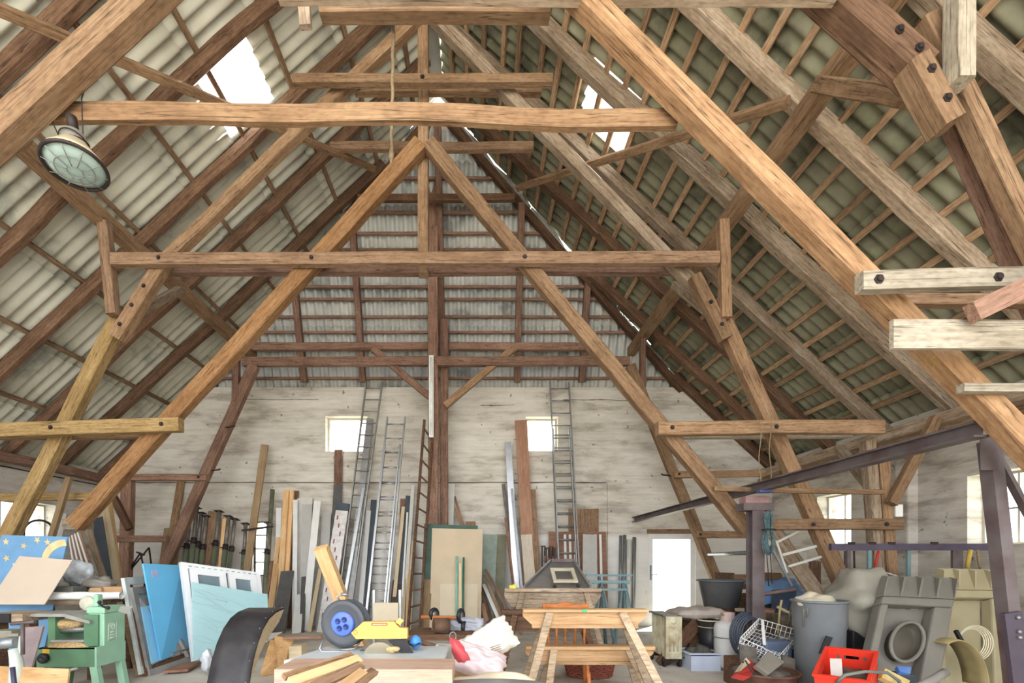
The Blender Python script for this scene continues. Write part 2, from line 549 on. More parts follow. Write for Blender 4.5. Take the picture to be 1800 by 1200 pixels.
BW = [brect(572, 731, 646, 793), brect(924, 732, 981, 792), brect(444, 916, 474, 1012)]
DOOR = (XP(1139, YB), 0.0, XP(1221, YB), ZP(938, YB))
Mb = Matrix(((1, 0, 0, 0), (0, 0, 1, YB), (0, 1, 0, 0), (0, 0, 0, 1)))
wall('wall_back', [(XL - .35, 0), (DOOR[0], 0), (DOOR[0], DOOR[3]), (DOOR[2], DOOR[3]), (DOOR[2], 0), (XR + .35, 0), (XR + .35, H + 1.8), (XR, H + 2.14), (4.65, H + 3.79), (-6.14, H + 3.79), (XL, H + 1.96), (XL - .35, H + 1.64)],
     [rect(*r) for r in BW], 0.36, Mb, PLASTER)
# thicker lower course to the right, round the door
px0 = XP(1067, YB)
Mb2 = Matrix(((1, 0, 0, 0), (0, 0, 1, YB - .05), (0, 1, 0, 0), (0, 0, 0, 1)))
wall('wall_back_plinth', [(px0, 0), (DOOR[0], 0), (DOOR[0], DOOR[3]), (DOOR[2], DOOR[3]), (DOOR[2], 0), (XR, 0), (XR, ZP(850, YB)), (px0, ZP(850, YB))], [], 0.05, Mb2, PLASTER)
# side walls: local x = world Y, local y = world Z
RW = [(-.6, H + .2, .4, H + 1.1), (8.0, H + .26, 8.8, H + 1.2), (5.3, H + .2, 6.1, H + 1.1), (3.0, H + .2, 3.8, H + 1.1)]  # the opening nearest the front is unseen, added for its light
LW = [(1.2, H + .3, 2.2, H + 1.1), (7.92, H + .36, 8.95, H + 1.06), (5.6, H + .3, 6.4, H + 1.1)]  # front opening lies out of view, put in to let in light
Mr = Matrix(((0, 0, 1, XR), (1, 0, 0, 0), (0, 1, 0, 0), (0, 0, 0, 1)))
wall('wall_right', rect(-2.8, 0, YB, H + 1.72), [rect(*r) for r in RW], 0.35, Mr, PLASTER2)
Ml = Matrix(((0, 0, -1, XL), (1, 0, 0, 0), (0, 1, 0, 0), (0, 0, 0, 1)))
wall('wall_left', rect(-2.8, 0, YB, H + 1.62), [rect(*r) for r in LW], 0.35, Ml, PLASTER2)
struct(put('pillar', MB().box((XR - .14, 6.78, 0), (XR + .02, 7.02, H + 1.6)), PLASTER2, bevel=.03))

struct(put('trim_3', MB().box((XL - .08, -2.4, H + 1.6), (XL, YB, H + 1.93)), PLASTER2))
struct(put('trim_4', MB().box((XR, -2.4, H + 1.7), (XR + .08, YB, H + 2.12)), PLASTER2))

# the long grey crack line between two lifts of the back wall
mb = MB()
def crack(x0, x1, py, seed, wd=.014):
    n = 40
    top, bot = [], []
    for i in range(n + 1):
        x = x0 + (x1 - x0) * i / n
        z = ZP(py, YB) + .02 * noise.noise(Vector((x * 1.7, seed, 0)))
        h = wd * (.6 + .8 * abs(noise.noise(Vector((x * 5, seed, 3)))))
        top.append((x, z + h)); bot.append((x, z - h))
    for i in range(n):
        (a, b), (c, d), (e, f), (g, h) = bot[i], bot[i + 1], top[i + 1], top[i]
        y0, y1 = YB - .004, YB + .02
        mb.hexa([(a, y0, b), (c, y0, d), (c, y1, d), (a, y1, b), (g, y0, h), (e, y0, f), (e, y1, f), (g, y1, h)])
crack(XP(236, YB), XP(1066, YB), 848, 1)
crack(XP(845, YB), XP(905, YB), 712, 2, .008)
crack(XP(990, YB), XP(1120, YB), 703, 3, .008)
crack(XP(415, YB), XP(560, YB), 702, 4, .008)
struct(put('trim_1', mb, plain('crack_grime', (92, 84, 76), 0.9)))

# windows: frame, pane
def glass_mat():
    m, nt, b = base_mat('window_glass')
    nt.nodes.remove(b)
    t = nt.nodes.new('ShaderNodeBsdfTransparent'); t.inputs['Color'].default_value = (0.93, 0.96, 0.95, 1)
    g = nt.nodes.new('ShaderNodeBsdfGlossy'); g.inputs['Roughness'].default_value = 0.05
    mx = nt.nodes.new('ShaderNodeMixShader'); mx.inputs['Fac'].default_value = 0.06
    nt.links.new(t.outputs[0], mx.inputs[1]); nt.links.new(g.outputs[0], mx.inputs[2])
    nt.links.new(mx.outputs[0], nt.nodes['Material Output'].inputs['Surface'])
    return m
GLASS = glass_mat()
WINFR = plain('old_window_frame', (200, 196, 186), 0.6)
WI = [0]
def window(rc, M, depth, bars=(0, 0), mat=None, fw=.04):
    x0, y0, x1, y1 = rc
    WI[0] += 1
    mb = MB()
    z0, z1 = depth, depth + .05
    for a in ((x0, y0, x1, y0 + fw), (x0, y1 - fw, x1, y1), (x0, y0 + fw, x0 + fw, y1 - fw), (x1 - fw, y0 + fw, x1, y1 - fw)):
        mb.box((a[0], a[1], z0), (a[2], a[3], z1), M)
    for k in range(bars[0]):
        c = x0 + (x1 - x0) * (k + 1) / (bars[0] + 1)
        mb.box((c - .012, y0, z0 + .01), (c + .012, y1, z1 - .01), M)
    for k in range(bars[1]):
        c = y0 + (y1 - y0) * (k + 1) / (bars[1] + 1)
        mb.box((x0, c - .012, z0 + .01), (x1, c + .012, z1 - .01), M)
    o = struct(put('window_%d' % WI[0], mb, mat or WINFR))
    put('pane', MB().box((x0 + fw, y0 + fw, z0 + .022), (x1 - fw, y1 - fw, z0 + .026), M), GLASS, None, o)
window(BW[0], Mb, .18)
window(BW[1], Mb, .18)
window(BW[2], Mb, .06, (0, 3), IRON, .025)
for r_ in RW: window(r_, Mr, .2, (1, 1), fw=.03)
for r_ in LW: window(r_, Ml, .2, (1, 0), fw=.03)

# back door: white leaf with one big pane, handle plate
o = struct(put('door_1', MB().box((DOOR[0], YB - .02, 0.0), (DOOR[0] + .1, YB + .05, DOOR[3]))
     .box((DOOR[2] - .1, YB - .02, 0.0), (DOOR[2], YB + .05, DOOR[3]))
     .box((DOOR[0] + .1, YB - .02, DOOR[3] - .12), (DOOR[2] - .1, YB + .05, DOOR[3]))
     .box((DOOR[0] + .1, YB - .02, 0.0), (DOOR[2] - .1, YB + .05, .12)), WHITE))
put('pane', MB().box((DOOR[0] + .1, YB + .012, .12), (DOOR[2] - .1, YB + .018, DOOR[3] - .12)), GLASS, None, o)
put('handle', MB().box((DOOR[0] + .035, YB - .035, 1.0), (DOOR[0] + .065, YB - .02, 1.32)).tube([(DOOR[0] + .05, YB - .03, 1.12), (DOOR[0] + .05, YB - .08, 1.12), (DOOR[0] + .17, YB - .08, 1.12)], .011, 8), GREYM, None, o)
struct(put('trim_2', MB().box((DOOR[0] - .04, YB - .09, DOOR[3]), (DOOR[2] + .04, YB - .03, DOOR[3] + .1)), W_LATH))

# ------------------------------------------------------------------ corrugated roof
PER, AMP = 0.177, 0.029
ROOF_Y0 = -2.4
BX_L = [-8.2, -7.4, -6.6, -5.8, -5.0, -4.2, -3.47, -2.74, -1.95, -1.2, -.6]
SKY_L = (-3.5, -2.77, 5.9, 6.82)      # missing sheets: X range, Y range
SKY_R = (1.3, 2.05, 6.2, 7.1)

def corr_rows(xs, side, sky):
    mb = MB()
    nrm = Vector((-.681, 0, .732)) if side < 0 else Vector((.681, 0, .732))
    zf = zl if side < 0 else zr
    for q in range(len(xs) - 1):
        xa, xb = xs[q], xs[q + 1]                       # xa is nearer the eave
        s = 1 if xb > xa else -1
        xa2 = xa - s * .1                               # laps over the sheet below
        def rng(y0, y1, hip):
            n = max(8, int((y1 - y0) / PER * 10))
            def fn(u, v):
                x = xa2 + (xb - xa2) * v
                z = zf(x)
                y = y0 + (y1 - y0) * u
                if hip:
                    y = min(y, hipY(z) + .125 + .03 * noise.noise(Vector((z * 2.3, side * 5, 1))))
                off = .28 * .732 + .014 * (1 - v) + AMP * math.sin(2 * PI * y / PER)
                p = Vector((x, y, H + z)) + nrm * off
                return p
            mb.sheet(fn, n, 2, .007)
        if abs((xa + xb) / 2 - (sky[0] + sky[1]) / 2) < .2:
            rng(ROOF_Y0, sky[2], False); rng(sky[3], YB + .3, True)
        else:
            rng(ROOF_Y0, YB + .3, True)
    return mb
struct(put('ceiling_left', corr_rows(BX_L, -1, SKY_L), SH_L))
SX_R = [6.75, 5.95, 5.15, 4.35, 3.6, 2.83, 2.06, 1.3, .55, -.2, -.9]
struct(put('ceiling_right', corr_rows(SX_R, 1, SKY_R), SH_R))
struct(put('ceiling_ridge', MB().tube([(-.75, ROOF_Y0, H + 8.78), (-.75, 8.7, H + 8.78)], .14, 10), SH_L))
# end slope
mb = MB()
zrows = [3.62, 4.3, 5.0, 5.7, 6.4, 7.1, 7.8, 8.4]
for q in range(len(zrows) - 1):
    za, zb = zrows[q] - .08, zrows[q + 1]
    xa0, xb0 = (zrows[q] + .1 - 9.25) / .93, (7.86 - zrows[q] - .1) / .93
    n = int((xb0 - xa0 + 1) / PER * 10)
    def fn(u, v):
        z = za + (zb - za) * v
        zc = min(max(z, 3.6), 8.5)
        g = -.01 + .2 * max(-.15, noise.noise(Vector((zc * 2.1, 7, 0)))) * min(1.0, max(0.0, zc - 4.6))
        x0, x1 = (zc - 9.25) / .93 - .34 + g, (7.86 - zc) / .93 + .28 - g * 1.6
        x = min(max(xa0 - .5 + (xb0 - xa0 + 1.0) * u, x0), x1)
        return (x, hipY(z) + .16 - .012 * v + 1.35 * AMP * math.sin(2 * PI * x / PER), H + z)
    mb.sheet(fn, n, 2, .007)
struct(put('ceiling_back', mb, SH_B))

# ------------------------------------------------------------------ rafters
ORD = ['nearest', 'second', 'third', 'fourth', 'fifth', 'sixth', 'seventh', 'eighth', 'ninth', 'tenth', 'eleventh', 'twelfth', 'thirteenth', 'fourteenth', 'fifteenth', 'sixteenth',
       'seventeenth', 'eighteenth', 'nineteenth', 'twentieth', 'twenty-first', 'twenty-second', 'twenty-third', 'twenty-fourth', 'twenty-fifth', 'twenty-sixth', 'twenty-seventh', 'twenty-eighth']
def ordl(i, n, a='nearest', b='farthest'):
    return a if i == 0 else (b if i == n - 1 else ORD[i])
YL = [4.62, 5.72, 6.82, 7.9, 8.95, 9.95]
YR = [3.7, 4.85, 6.15, 7.25, 8.35, 9.4, 10.05]
for i, y in enumerate(YL):
    zt = min(8.45, 8.55 - (y + .1 - 8.75) / .302)
    a = Vector((-8.3, y, H + zl(-8.3) + .1)); xt = (zt - 9.25) / .93
    b = Vector((xt, y, H + zt + .1))
    nm = 'nearest' if i == 0 else ('farthest' if i == len(YL) - 1 else '%s from the camera' % ORD[i])
    timber('rafter', 'dark brown log rafter under pale left roof sheets, %s of six' % nm, a, b, .175, .16, W_BROWN, 'rafter', 'rafters of the left roof slope', wob=.035, cham=.45)
for i, y in enumerate(YR):
    zt = min(8.45, 8.55 - (y + .1 - 8.75) / .302)
    a = Vector((6.62, y, H + zr(6.62) + .1)); xt = (7.86 - zt) / .93
    b = Vector((xt, y, H + zt + .1))
    nm = 'nearest' if i == 0 else ('farthest' if i == len(YR) - 1 else '%s from the camera' % ORD[i])
    timber('rafter', 'squared grey-brown rafter under mossy right roof sheets, %s of seven' % nm, b, a, .2 if i == 2 else .165, .15, W_GREY if i in (0, 1, 2, 3) else W_BROWN, 'rafter', 'rafters of the right roof slope', wob=.03)
# hip rafters and the rafters of the end slope
ap = Vector((-.75, 8.72, H + 8.5))
timber('hip_rafter', 'dark hip rafter down the left edge of the end roof slope', ap, (-5.95, 10.12, H + 3.7), .13, .14, W_DARK, 'rafter')
timber('hip_rafter', 'dark hip rafter down the right edge of the end roof slope', ap, (4.45, 10.12, H + 3.7), .13, .14, W_DARK, 'rafter')
for i, px in enumerate((527, 633, 777, 911, 1027)):
    x = XP(px, 9.9)
    zt = min(8.3, (zl(x) if x < -.75 else zr(x)) - .05)
    timber('hip_rafter', 'red-brown rafter of the end roof slope, %s' % ['leftmost of five', 'second from the left', 'middle one behind the king posts', 'second from the right', 'rightmost of five'][i],
           (x, hipY(zt) - .08, H + zt), (x, hipY(3.86) - .08, H + 3.86), .13, .14, W_RED, 'rafter', 'rafters of the end slope', up=(0, -1, 0))

# ------------------------------------------------------------------ battens
n = len(BX_L)
for i, x in enumerate(BX_L[1:-1]):
    z = zl(x)
    timber('batten', 'thin lath across the left roof slope, %s' % ['lowest at the eave', 'second up', 'third up', 'fourth up', 'fifth up', 'sixth up', 'seventh up', 'eighth up', 'topmost by the ridge'][i],
           (x, ROOF_Y0, H + z + .245), (x, hipY(z) - .02, H + z + .245), .065, .05, W_LATH, 'batten', 'battens of the left roof slope', up=(-.681, 0, .732), wob=.004)
k = 0
x = 6.15
while x > -.6:
    z = zr(x)
    xx = x + R.uniform(-.03, .03)
    timber('batten', 'old tile lath across the mossy right roof slope, %s up from the eave' % ('first' if k == 0 else ORD[k]),
           (xx, ROOF_Y0, H + zr(xx) + .245), (xx, hipY(z) - .02, H + zr(xx) + .245),   .075, .05, W_BATT, 'batten', 'battens of the right roof slope', up=(.681, 0, .732), wob=.006)
    x -= .262; k += 1
pys = [312, 343, 372, 409, 438, 468, 503, 525, 556, 583, 664]
for i, py in enumerate(pys):
    y = 9.7
    for _ in range(6):
        z = (CY - py) * y / F; y = hipY(z) + .03
    z = (CY - py) * y / F
    xa, xb = (z - 9.25) / .93 + .05, (7.86 - z) / .93 - .05
    timber('batten', 'red-brown lath across the end roof slope, %s' % ('topmost' if i == 0 else 'lowest' if i == 10 else ORD[i] + ' from the top'),
           (xa, y, H + z), (xb, y, H + z), .055, .045, W_RED, 'batten', 'battens of the end slope', wob=.004)

# ------------------------------------------------------------------ purlins and wall plates (they run away from the camera)
timber('purlin', 'long squared purlin under the left rafters', (-4.86, 2.2, H + 4.52), (-4.86, 10.1, H + 4.52), .17, .2, W_TAN, up=(0, 0, 1))
timber('purlin', 'long squared purlin under the right rafters', (3.32, 2.2, H + 4.62), (3.32, 10.1, H + 4.62), .17, .2, W_TAN, up=(0, 0, 1))
timber('wall_plate', 'red-brown wall plate on top of the left wall', (-7.95, 1.5, H + 1.82), (-7.95, 10.15, H + 1.82), .16, .16, W_RED, up=(0, 0, 1))
timber('wall_plate', 'grey-brown wall plate on top of the right wall', (6.2, 1.5, H + 1.97), (6.2, 10.15, H + 1.97), .16, .16, W_GREY, up=(0, 0, 1))
timber('eave_beam', 'pale lower eave beam along the right wall under the plate', (6.0, 1.8, H + 1.72), (6.0, 9.9, H + 1.72), .12, .12, W_TAN, up=(0, 0, 1))

# wind braces running slantwise under the rafters
timber('wind_brace', 'slanting pale wind brace nailed under the left rafters', P(0, 20, 4.2), P(660, 300, 8.6), .1, .06, W_TAN, 'brace', up=(.68, 0, -.73))
timber('wind_brace', 'slanting pale wind brace nailed under the right rafters', P(907, 333, 8.75), P(1383, 182, 4.75), .1, .06, W_TAN, 'brace', up=(-.68, 0, -.73))

# ------------------------------------------------------------------ nearest truss
tpx('truss_strut', 'massive tan slanting strut in the top left corner, nearest truss', (-1190, 1295), (560, -316), 3.0, .165, .15, W_TAN, wob=.015)
tpx('truss_strut', 'massive orange-tan slanting strut from top centre to lower right, nearest truss', (664, -399), (2405, 1367), 3.0, .135, .14, W_AMBER, wob=.012)
tpx('collar_beam', 'thick wavy-edged tan collar beam crossing above the hanging lamp', (62, 190), (1192, 201), 3.18, .125, .05, W_AMBER, wob=.03)
tpx('clamp_beam', 'pale grey clamp beam along the top edge, front one', (480, -44), (1484, -40), 2.95, .13, .12, W_GREY)
tpx('clamp_beam', 'tan clamp beam just under the pale one at the top edge', (560, 8), (968, 9), 3.3, .1, .1, W_TAN)
tpx('truss_strut', 'thick bolted grey-brown strut at the top right, nearest truss', (1405, -104), (1640, 104), 3.02, .19, .18, W_BROWN, bolts=(.75, .9))
tpx('truss_strut', 'broken-ended lower block of the bolted strut at the top right', (1622, 92), (1684, 206), 3.0, .14, .16, W_TAN, bolts=(.25, .7))
tpx('truss_strut', 'tan truss leg going steeply down the right edge, outer one', (1640, 20), (2295, 1358), 3.1, .11, .12, W_TAN)
tpx('truss_strut', 'brown truss leg going steeply down the right edge, inner one', (1668, 140), (2200, 1340), 3.25, .12, .12, W_RED)
tpx('post', 'short pale post hanging at the top right from the purlin', (1706, -120), (1704, 132), 2.93, .11, .12, W_WHITE, cat='post')
timber('knee_brace', 'horizontal tan brace from the right purlin to the bolted strut', P(1452, 132, 4.3), P(1632, 152, 3.22), .16, .12, W_TAN, 'brace', wob=.01)
tpx('clamp_beam', 'round-edged pale clamp beam with iron bolts on the right, middle height', (1519, 491), (2600, 472), 2.83, .115, .07, W_WHITE, bolts=(.024, .218), wob=.015)
tpx('clamp_beam', 'thin tan clamp beam behind the bolted pale one on the right', (1560, 522), (2380, 522), 3.24, .075, .08, W_TAN)
tpx('clamp_beam', 'broad limewashed plank beam on the right with a dark sawn end', (1571, 586), (2680, 586), 2.7, .168, .03, W_WHITE, cham=.04)
tpx('clamp_beam', 'narrow pale lath beam on the right, lowest of the four', (1696, 679), (2560, 675), 2.9, .052, .05, W_WHITE, cham=.05)
tpx('truss_brace', 'reddish square brace pointing up at the right edge', (1718, 545), (1990, 417), 2.6, .11, .06, W_RED, cat='brace', cham=.04)
timber('beam_offcut', 'short torn plank end hanging under the top edge beam', P(533, 2, 3.3), P(536, 42, 3.3), .08, .04, W_GREY, 'offcut', cham=.05)
timber('purlin_brace', 'tan diagonal brace at the upper left running down behind the lamp', P(-60, 150, 3.3), P(30, 240, 3.4), .12, .12, W_TAN, 'brace')

# ------------------------------------------------------------------ middle truss
YM = 6.1
tpx('truss_strut', 'long tan strut from the ridge to the left knee, middle truss', (735, 22), (268, 468), YM, .135, .14, W_TAN, wob=.015)
tpx('truss_strut', 'bolted lower end of the left knee, middle truss', (282, 455), (198, 590), 6.0, .16, .15, W_TAN, bolts=(.35, .6, .85))
tpx('truss_strut', 'yellowish leg from the left knee steeply down to the floor, middle truss', (203, 556), (-112, 1172), YM, .18, .15, W_YELLOW, wob=.015)
tpx('truss_strut', 'long grey strut from the ridge to the right knee, middle truss', (762, 22), (1236, 508), YM, .145, .14, W_GREY, wob=.012)
tpx('truss_strut', 'bolted lower end of the right knee, middle truss', (1225, 480), (1280, 592), 6.0, .15, .14, W_TAN, bolts=(.45, .8))
tpx('truss_strut', 'tan leg from the right knee steeply down to the floor, middle truss', (1272, 548), (1556, 1172), YM, .18, .15, W_TAN, wob=.015)
tpx('truss_strut', 'orange straight strut from king post to lower left, middle truss', (738, 246), (122, 922), 6.02, .19, .16, W_ORANGE, wob=.012)
tpx('truss_strut', 'orange-tan straight strut from king post to lower right, middle truss', (752, 246), (1318, 930), 6.02, .175, .16, W_TAN, wob=.012)
tpx('clamp_beam', 'long brown clamp beam across the centre, front one', (193, 453), (1266, 450), 5.88, .15, .1, W_LATH, bolts=(.08, .33, .68))
tpx('clamp_beam', 'long brown clamp beam across the centre, rear one', (290, 468), (1192, 467), 6.26, .145, .12, W_RED)
tpx('king_post', 'nearer short king post hanging from the ridge above the centre beam', (743, 5), (743, 478), 6.2, .135, .14, W_TAN, cat='post')
tpx('clamp_beam', 'yellowish clamp beam across the left between leg and strut', (-110, 757), (313, 744), 5.85, .17, .12, W_YELLOW, bolts=(.47, .93))
tpx('clamp_beam', 'thin rear clamp beam across the left behind the yellowish one', (-110, 766), (250, 762), 6.26, .1, .1, W_TAN)
tpx('clamp_beam', 'tan clamp beam across the right between strut and wall plate', (1158, 751), (1556, 748), 5.85, .165, .12, W_TAN, bolts=(.06, .52))
tpx('clamp_beam', 'thin rear clamp beam across the right', (1180, 764), (1500, 762), 6.26, .09, .1, W_WHITE)
tpx('post', 'short post from the left purlin to the bolted left knee', (177, 386), (193, 550), 5.95, .13, .12, W_LATH, cat='post')
tpx('post', 'short pale post from the right purlin to the bolted right knee', (1275, 384), (1279, 556), 5.95, .13, .12, W_TAN, cat='post')
tpx('collar_beam', 'upper collar beam below the skylights, front one', (513, 135), (972, 135), 5.92, .115, .1, W_TAN, bolts=(.5,))
tpx('collar_beam', 'upper collar beam below the skylights, rear one', (622, 154), (952, 154), 6.26, .085, .1, W_TAN)
timber('knee_brace', 'small brace from the left knee back to the purlin', P(232, 545, 6.2), P(312, 503, 7.3), .11, .1, W_GREY, 'brace')
timber('knee_brace', 'small brace from the right knee back to the purlin', P(1246, 540, 6.2), P(1188, 494, 7.35), .11, .1, W_GREY, 'brace')
tpx('collar_beam', 'collar beam behind the king post head, upper rear', (580, 254), (938, 254), 7.75, .13, .1, W_LATH)
tpx('collar_beam', 'dark collar beam near the top of the end roof slope', (628, 345), (905, 344), 8.85, .12, .1, W_DARK)
# rails and posts along the right
tpx('rail_beam', 'stout tan rail with bolts in front of the right windows', (1322, 922), (1591, 921), 5.97, .14, .13, W_TAN, bolts=(.4, .88))
tpx('wall_post', 'grey timber for the shaded face of the right wall post', (1533, 772), (1560, 1170), 6.1, .13, .14, W_GREY, cat='post')  # shaded side of one post, put into its own grey timber
tpx('wall_post', 'tan timber for the lit face of the right wall post behind the rail', (1556, 800), (1583, 1170), 6.15, .14, .14, W_TAN, cat='post')
tpx('wall_brace', 'tan brace from the right wall post up to the eave', (1572, 884), (1652, 732), 6.0, .12, .1, W_TAN, cat='brace')
timber('wall_brace', 'grey brace from the right wall post back up to the eave', P(1542, 858, 6.2), P(1476, 782, 7.4), .13, .1, W_GREY, 'brace')
tpx('rail_lath', 'thin pale lath nailed across above the right windows', (1256, 858), (1556, 865), 5.8, .06, .05, W_TAN, cat='lath')

# ------------------------------------------------------------------ rear truss
YC = 9.25
tpx('clamp_beam', 'reddish clamp beam across the rear, lower one below the end slope purlin', (425, 634), (1108, 633), YC, .17, .12, W_RED)
tpx('purlin', 'reddish purlin across the end roof slope', (442, 607), (1050, 607), 9.78, .15, .12, W_RED)
tpx('king_post', 'rear king post carrying the fluorescent tube', (761, 180), (761, 1110), YC, .2, .16, W_RED, cat='post', wob=.018)
tpx('king_post', 'second reddish post right behind the rear king post', (780, 560), (779, 1100), 9.5, .17, .14, W_RED, cat='post')
tpx('knee_brace', 'left slanting brace of the rear king post', (655, 612), (758, 698), 9.3, .13, .1, W_RED, cat='brace')
tpx('knee_brace', 'right slanting brace of the rear king post', (905, 608), (782, 712), 9.3, .13, .1, W_TAN, cat='brace')
tpx('truss_strut', 'reddish leg leaning down left in front of the back wall', (444, 640), (283, 1000), YC, .19, .15, W_RED)
tpx('truss_strut', 'tan leg leaning down right past the white door', (1110, 640), (1298, 1108), YC, .18, .15, W_TAN)
tpx('post', 'short brown post above the left rear leg', (413, 618), (413, 706), YC, .13, .1, W_RED, cat='post')
tpx('post', 'short brown post above the right rear leg', (1131, 590), (1131, 680), YC, .11, .1, W_RED, cat='post')
tpx('clamp_beam', 'short reddish tie from the left rear leg to the corner', (196, 838), (362, 838), 9.17, .13, .13, W_RED, bolts=(.92,))
tpx('clamp_beam', 'short tan tie from the right rear leg to the eave', (1186, 833), (1345, 831), 9.13, .12, .13, W_TAN, bolts=(.05,))
tpx('rail_beam', 'low tan tie right of the white door', (1224, 939), (1345, 939), 9.13, .13, .13, W_TAN, bolts=(.06,))
tpx('wall_post', 'reddish post in the left rear corner', (220, 842), (213, 1112), 9.2, .2, .16, W_RED, cat='post')
tpx('rail_beam', 'low reddish rail in the left rear corner', (196, 946), (292, 946), 9.15, .13, .1, W_RED)
tpx('wall_brace', 'dark brace at the left corner post', (190, 862), (224, 930), 9.1, .13, .1, W_DARK, cat='brace')
tpx('rail_beam', 'yellowish rail across the far left window', (-64, 873), (160, 872), 7.4, .12, .1, W_YELLOW)
tpx('rail_beam', 'short weathered block at the foot of the left strut', (108, 921), (154, 920), 6.2, .14, .1, W_WHITE)

# iron pegs driven into the rear timbers, straw on the big strut
for p, lb in (((372, 827), 'iron peg sticking out of the left rear leg, lower one'), ((398, 751), 'iron peg sticking out of the left rear leg, upper one'), ((1178, 836), 'iron peg sticking out of the right rear leg')):
    s_ = 1 if p[0] < 800 else -1
    solo('iron_peg', MB().tube([P(p[0], p[1], 9.2), P(p[0] + 14 * s_, p[1] - 2, 9.0), P(p[0] + 15 * s_, p[1] - 4, 9.0)], .014, 8), IRON, lb, 'peg')
mb = MB()
for k in range(46):
    a = R.uniform(0, 2 * PI); b = R.uniform(-.3, .9)
    c0 = P(1630 + R.uniform(-10, 12), 632 + R.uniform(-6, 8), 2.995)
    mb.tube([c0, c0 + Vector((math.cos(a), -.35, math.sin(a) - .4)) * R.uniform(.02, .055)], .0014, 4)
tag(solo('straw_nest', mb, plain('straw', (176, 140, 82), .9), 'small tuft of straw caught on the big strut at the right', 'straw'), None, None, None, 'stuff')

# ------------------------------------------------------------------ things leaning along the back wall
def floor_y(Y): return CY + H * F / Y
def plank_mb(L, w, th):
    return MB().box((0, -w / 2, -th), (L, w / 2, 0))
LEAN = [0]
def lean(label, top, low, wpx, mat, k=0, Yt=None, Yb=None, th=.022, name='plank', cat='board', group=None, w2=None):
    LEAN[0] += 1
    Yt = Yt if Yt else 10.14 - .07 * k
    Yb = Yb if Yb else 9.8 - .1 * k
    pf = floor_y(Yb)
    xb = top[0] + (low[0] - top[0]) * (pf - top[1]) / (low[1] - top[1])
    A = P(top[0], top[1], Yt); B = Vector((XP(xb, Yb), Yb, 0.004))
    M = frame_m(A, B)
    L = (B - A).length
    wm = wpx * Yt / F
    wb = (w2 or wpx) * Yt / F
    mb = MB().hexa([(0, -wm / 2, -th), (0, wm / 2, -th), (L, wb / 2, -th), (L, -wb / 2, -th), (0, -wm / 2, 0), (0, wm / 2, 0), (L, wb / 2, 0), (L, -wb / 2, 0)])
    return tag(put(name, mb, mat, M), label, cat, group)

def ladder(label, tl, tr, ll, lr, Yt, Yb, n, mat, rail=(.025, .06), rr=.014, name='ladder', double=None, slant=0.0):
    """rails from the top points to where their lines reach the floor"""
    pf = floor_y(Yb)
    def foot(t, l):
        return Vector((XP(t[0] + (l[0] - t[0]) * (pf - t[1]) / (l[1] - t[1]), Yb), Yb, 0.0))
    a, b = P(tl[0], tl[1], Yt), P(tr[0], tr[1], Yt)
    fa, fb = foot(tl, ll), foot(tr, lr)
    root = thing(name, label, 'ladder', (fa + fb) / 2)
    def sect(a, b, fa, fb, n):
        for p, q in ((fa, a), (fb, b)):
            part('rail', MB().bar(p, q, rail[0], rail[1], (0, -1, 0)), mat, root)
        for i in range(n):
            t = (i + .7) / (n + .2)
            p, q = fa.lerp(a, t), fb.lerp(b, t)
            part('rung', MB().tube([p, q + Vector((0, 0, slant))], rr, 8), mat, root)
    sect(a, b, fa, fb, n)
    if double:
        off, t0, t1 = double
        k = (b - a).normalized() * .035
        sect(fa.lerp(a, t1) + off + k, fb.lerp(b, t1) + off - k, fa.lerp(a, t0) + off + k, fb.lerp(b, t0) + off - k, max(3, int(n * (t1 - t0))))
    return root

SLATE = plain('slate_board', (72, 80, 90), 0.6)
DKGREY = plain('dark_grey_board', (92, 90, 88), 0.7)
lean('orange-brown board under the short reddish tie in the left rear corner', (318, 842), (304, 928), 13, W_TAN, 0)
lean('dull brown panel in front of the orange-brown board at the left rear', (304, 928), (294, 1000), 31, W_PLANK, 3, th=.018, name='panel', cat='panel')
lean('tan plank leaning among the steel props, wider one', (378, 899), (357, 990), 23, W_PLY if False else W_LATH, 4)
lean('narrow light pine batten among the steel props', (396, 911), (388, 995), 9.5, W_PINE, 4)
lean('tallest brown plank leaning left of the back wall windows', (465, 781), (437, 975), 12, W_PLANK, 4, th=.04)
lean('short pale strip behind the dull brown panel', (313, 916), (310, 960), 4, W_PINE, 1)
lean('narrow white wedge-cut board beside the green steel tube', (490, 892), (489, 940), 10, WHITE, 2, w2=4)
lean('thin pine strip just left of the tall pine beams', (490, 944), (480, 1010), 8, W_PINE, 4)
lean('tall pale pine beam, left one of the pair', (503, 861), (494, 1000), 9, W_PINE, 3, th=.06)
lean('tall pale pine beam, right one of the pair', (512, 861), (504, 1000), 8, W_PINE, 2, th=.06)
lean('dark reddish board peeping out behind the pale pine beams', (521, 862), (514, 1000), 8, W_RED, 0)
lean('white board right beside the pine beams', (519, 878), (518, 1000), 8, WHITE, 3)
lean('broad grooved white panel, tallest of the white ones', (536, 875), (534, 990), 26, OFFW, 1, name='panel', cat='panel')
lean('pale grey panel in front of the broad grooved white panel', (540, 886), (537, 1000), 17, GREYW, 3, name='panel', cat='panel')
lean('white board with a slanted top leaning left across the grey panel', (558, 880), (546, 1000), 12, WHITE, 4)
lean('short pale grey board between the white boards and the foil packet', (574, 901), (570, 975), 16, GREYW, 1)
r_ = lean('dark-edged board with a white face under the left window', (594, 852), (588, 960), 15, DKGREY, 1)
lean('brown plank standing right below the left window', (595, 790), (594, 850), 14, W_RED, 0)
lean('brown fibre strip right of the foil packet', (612, 909), (598, 1000), 8, W_LATH, 2)
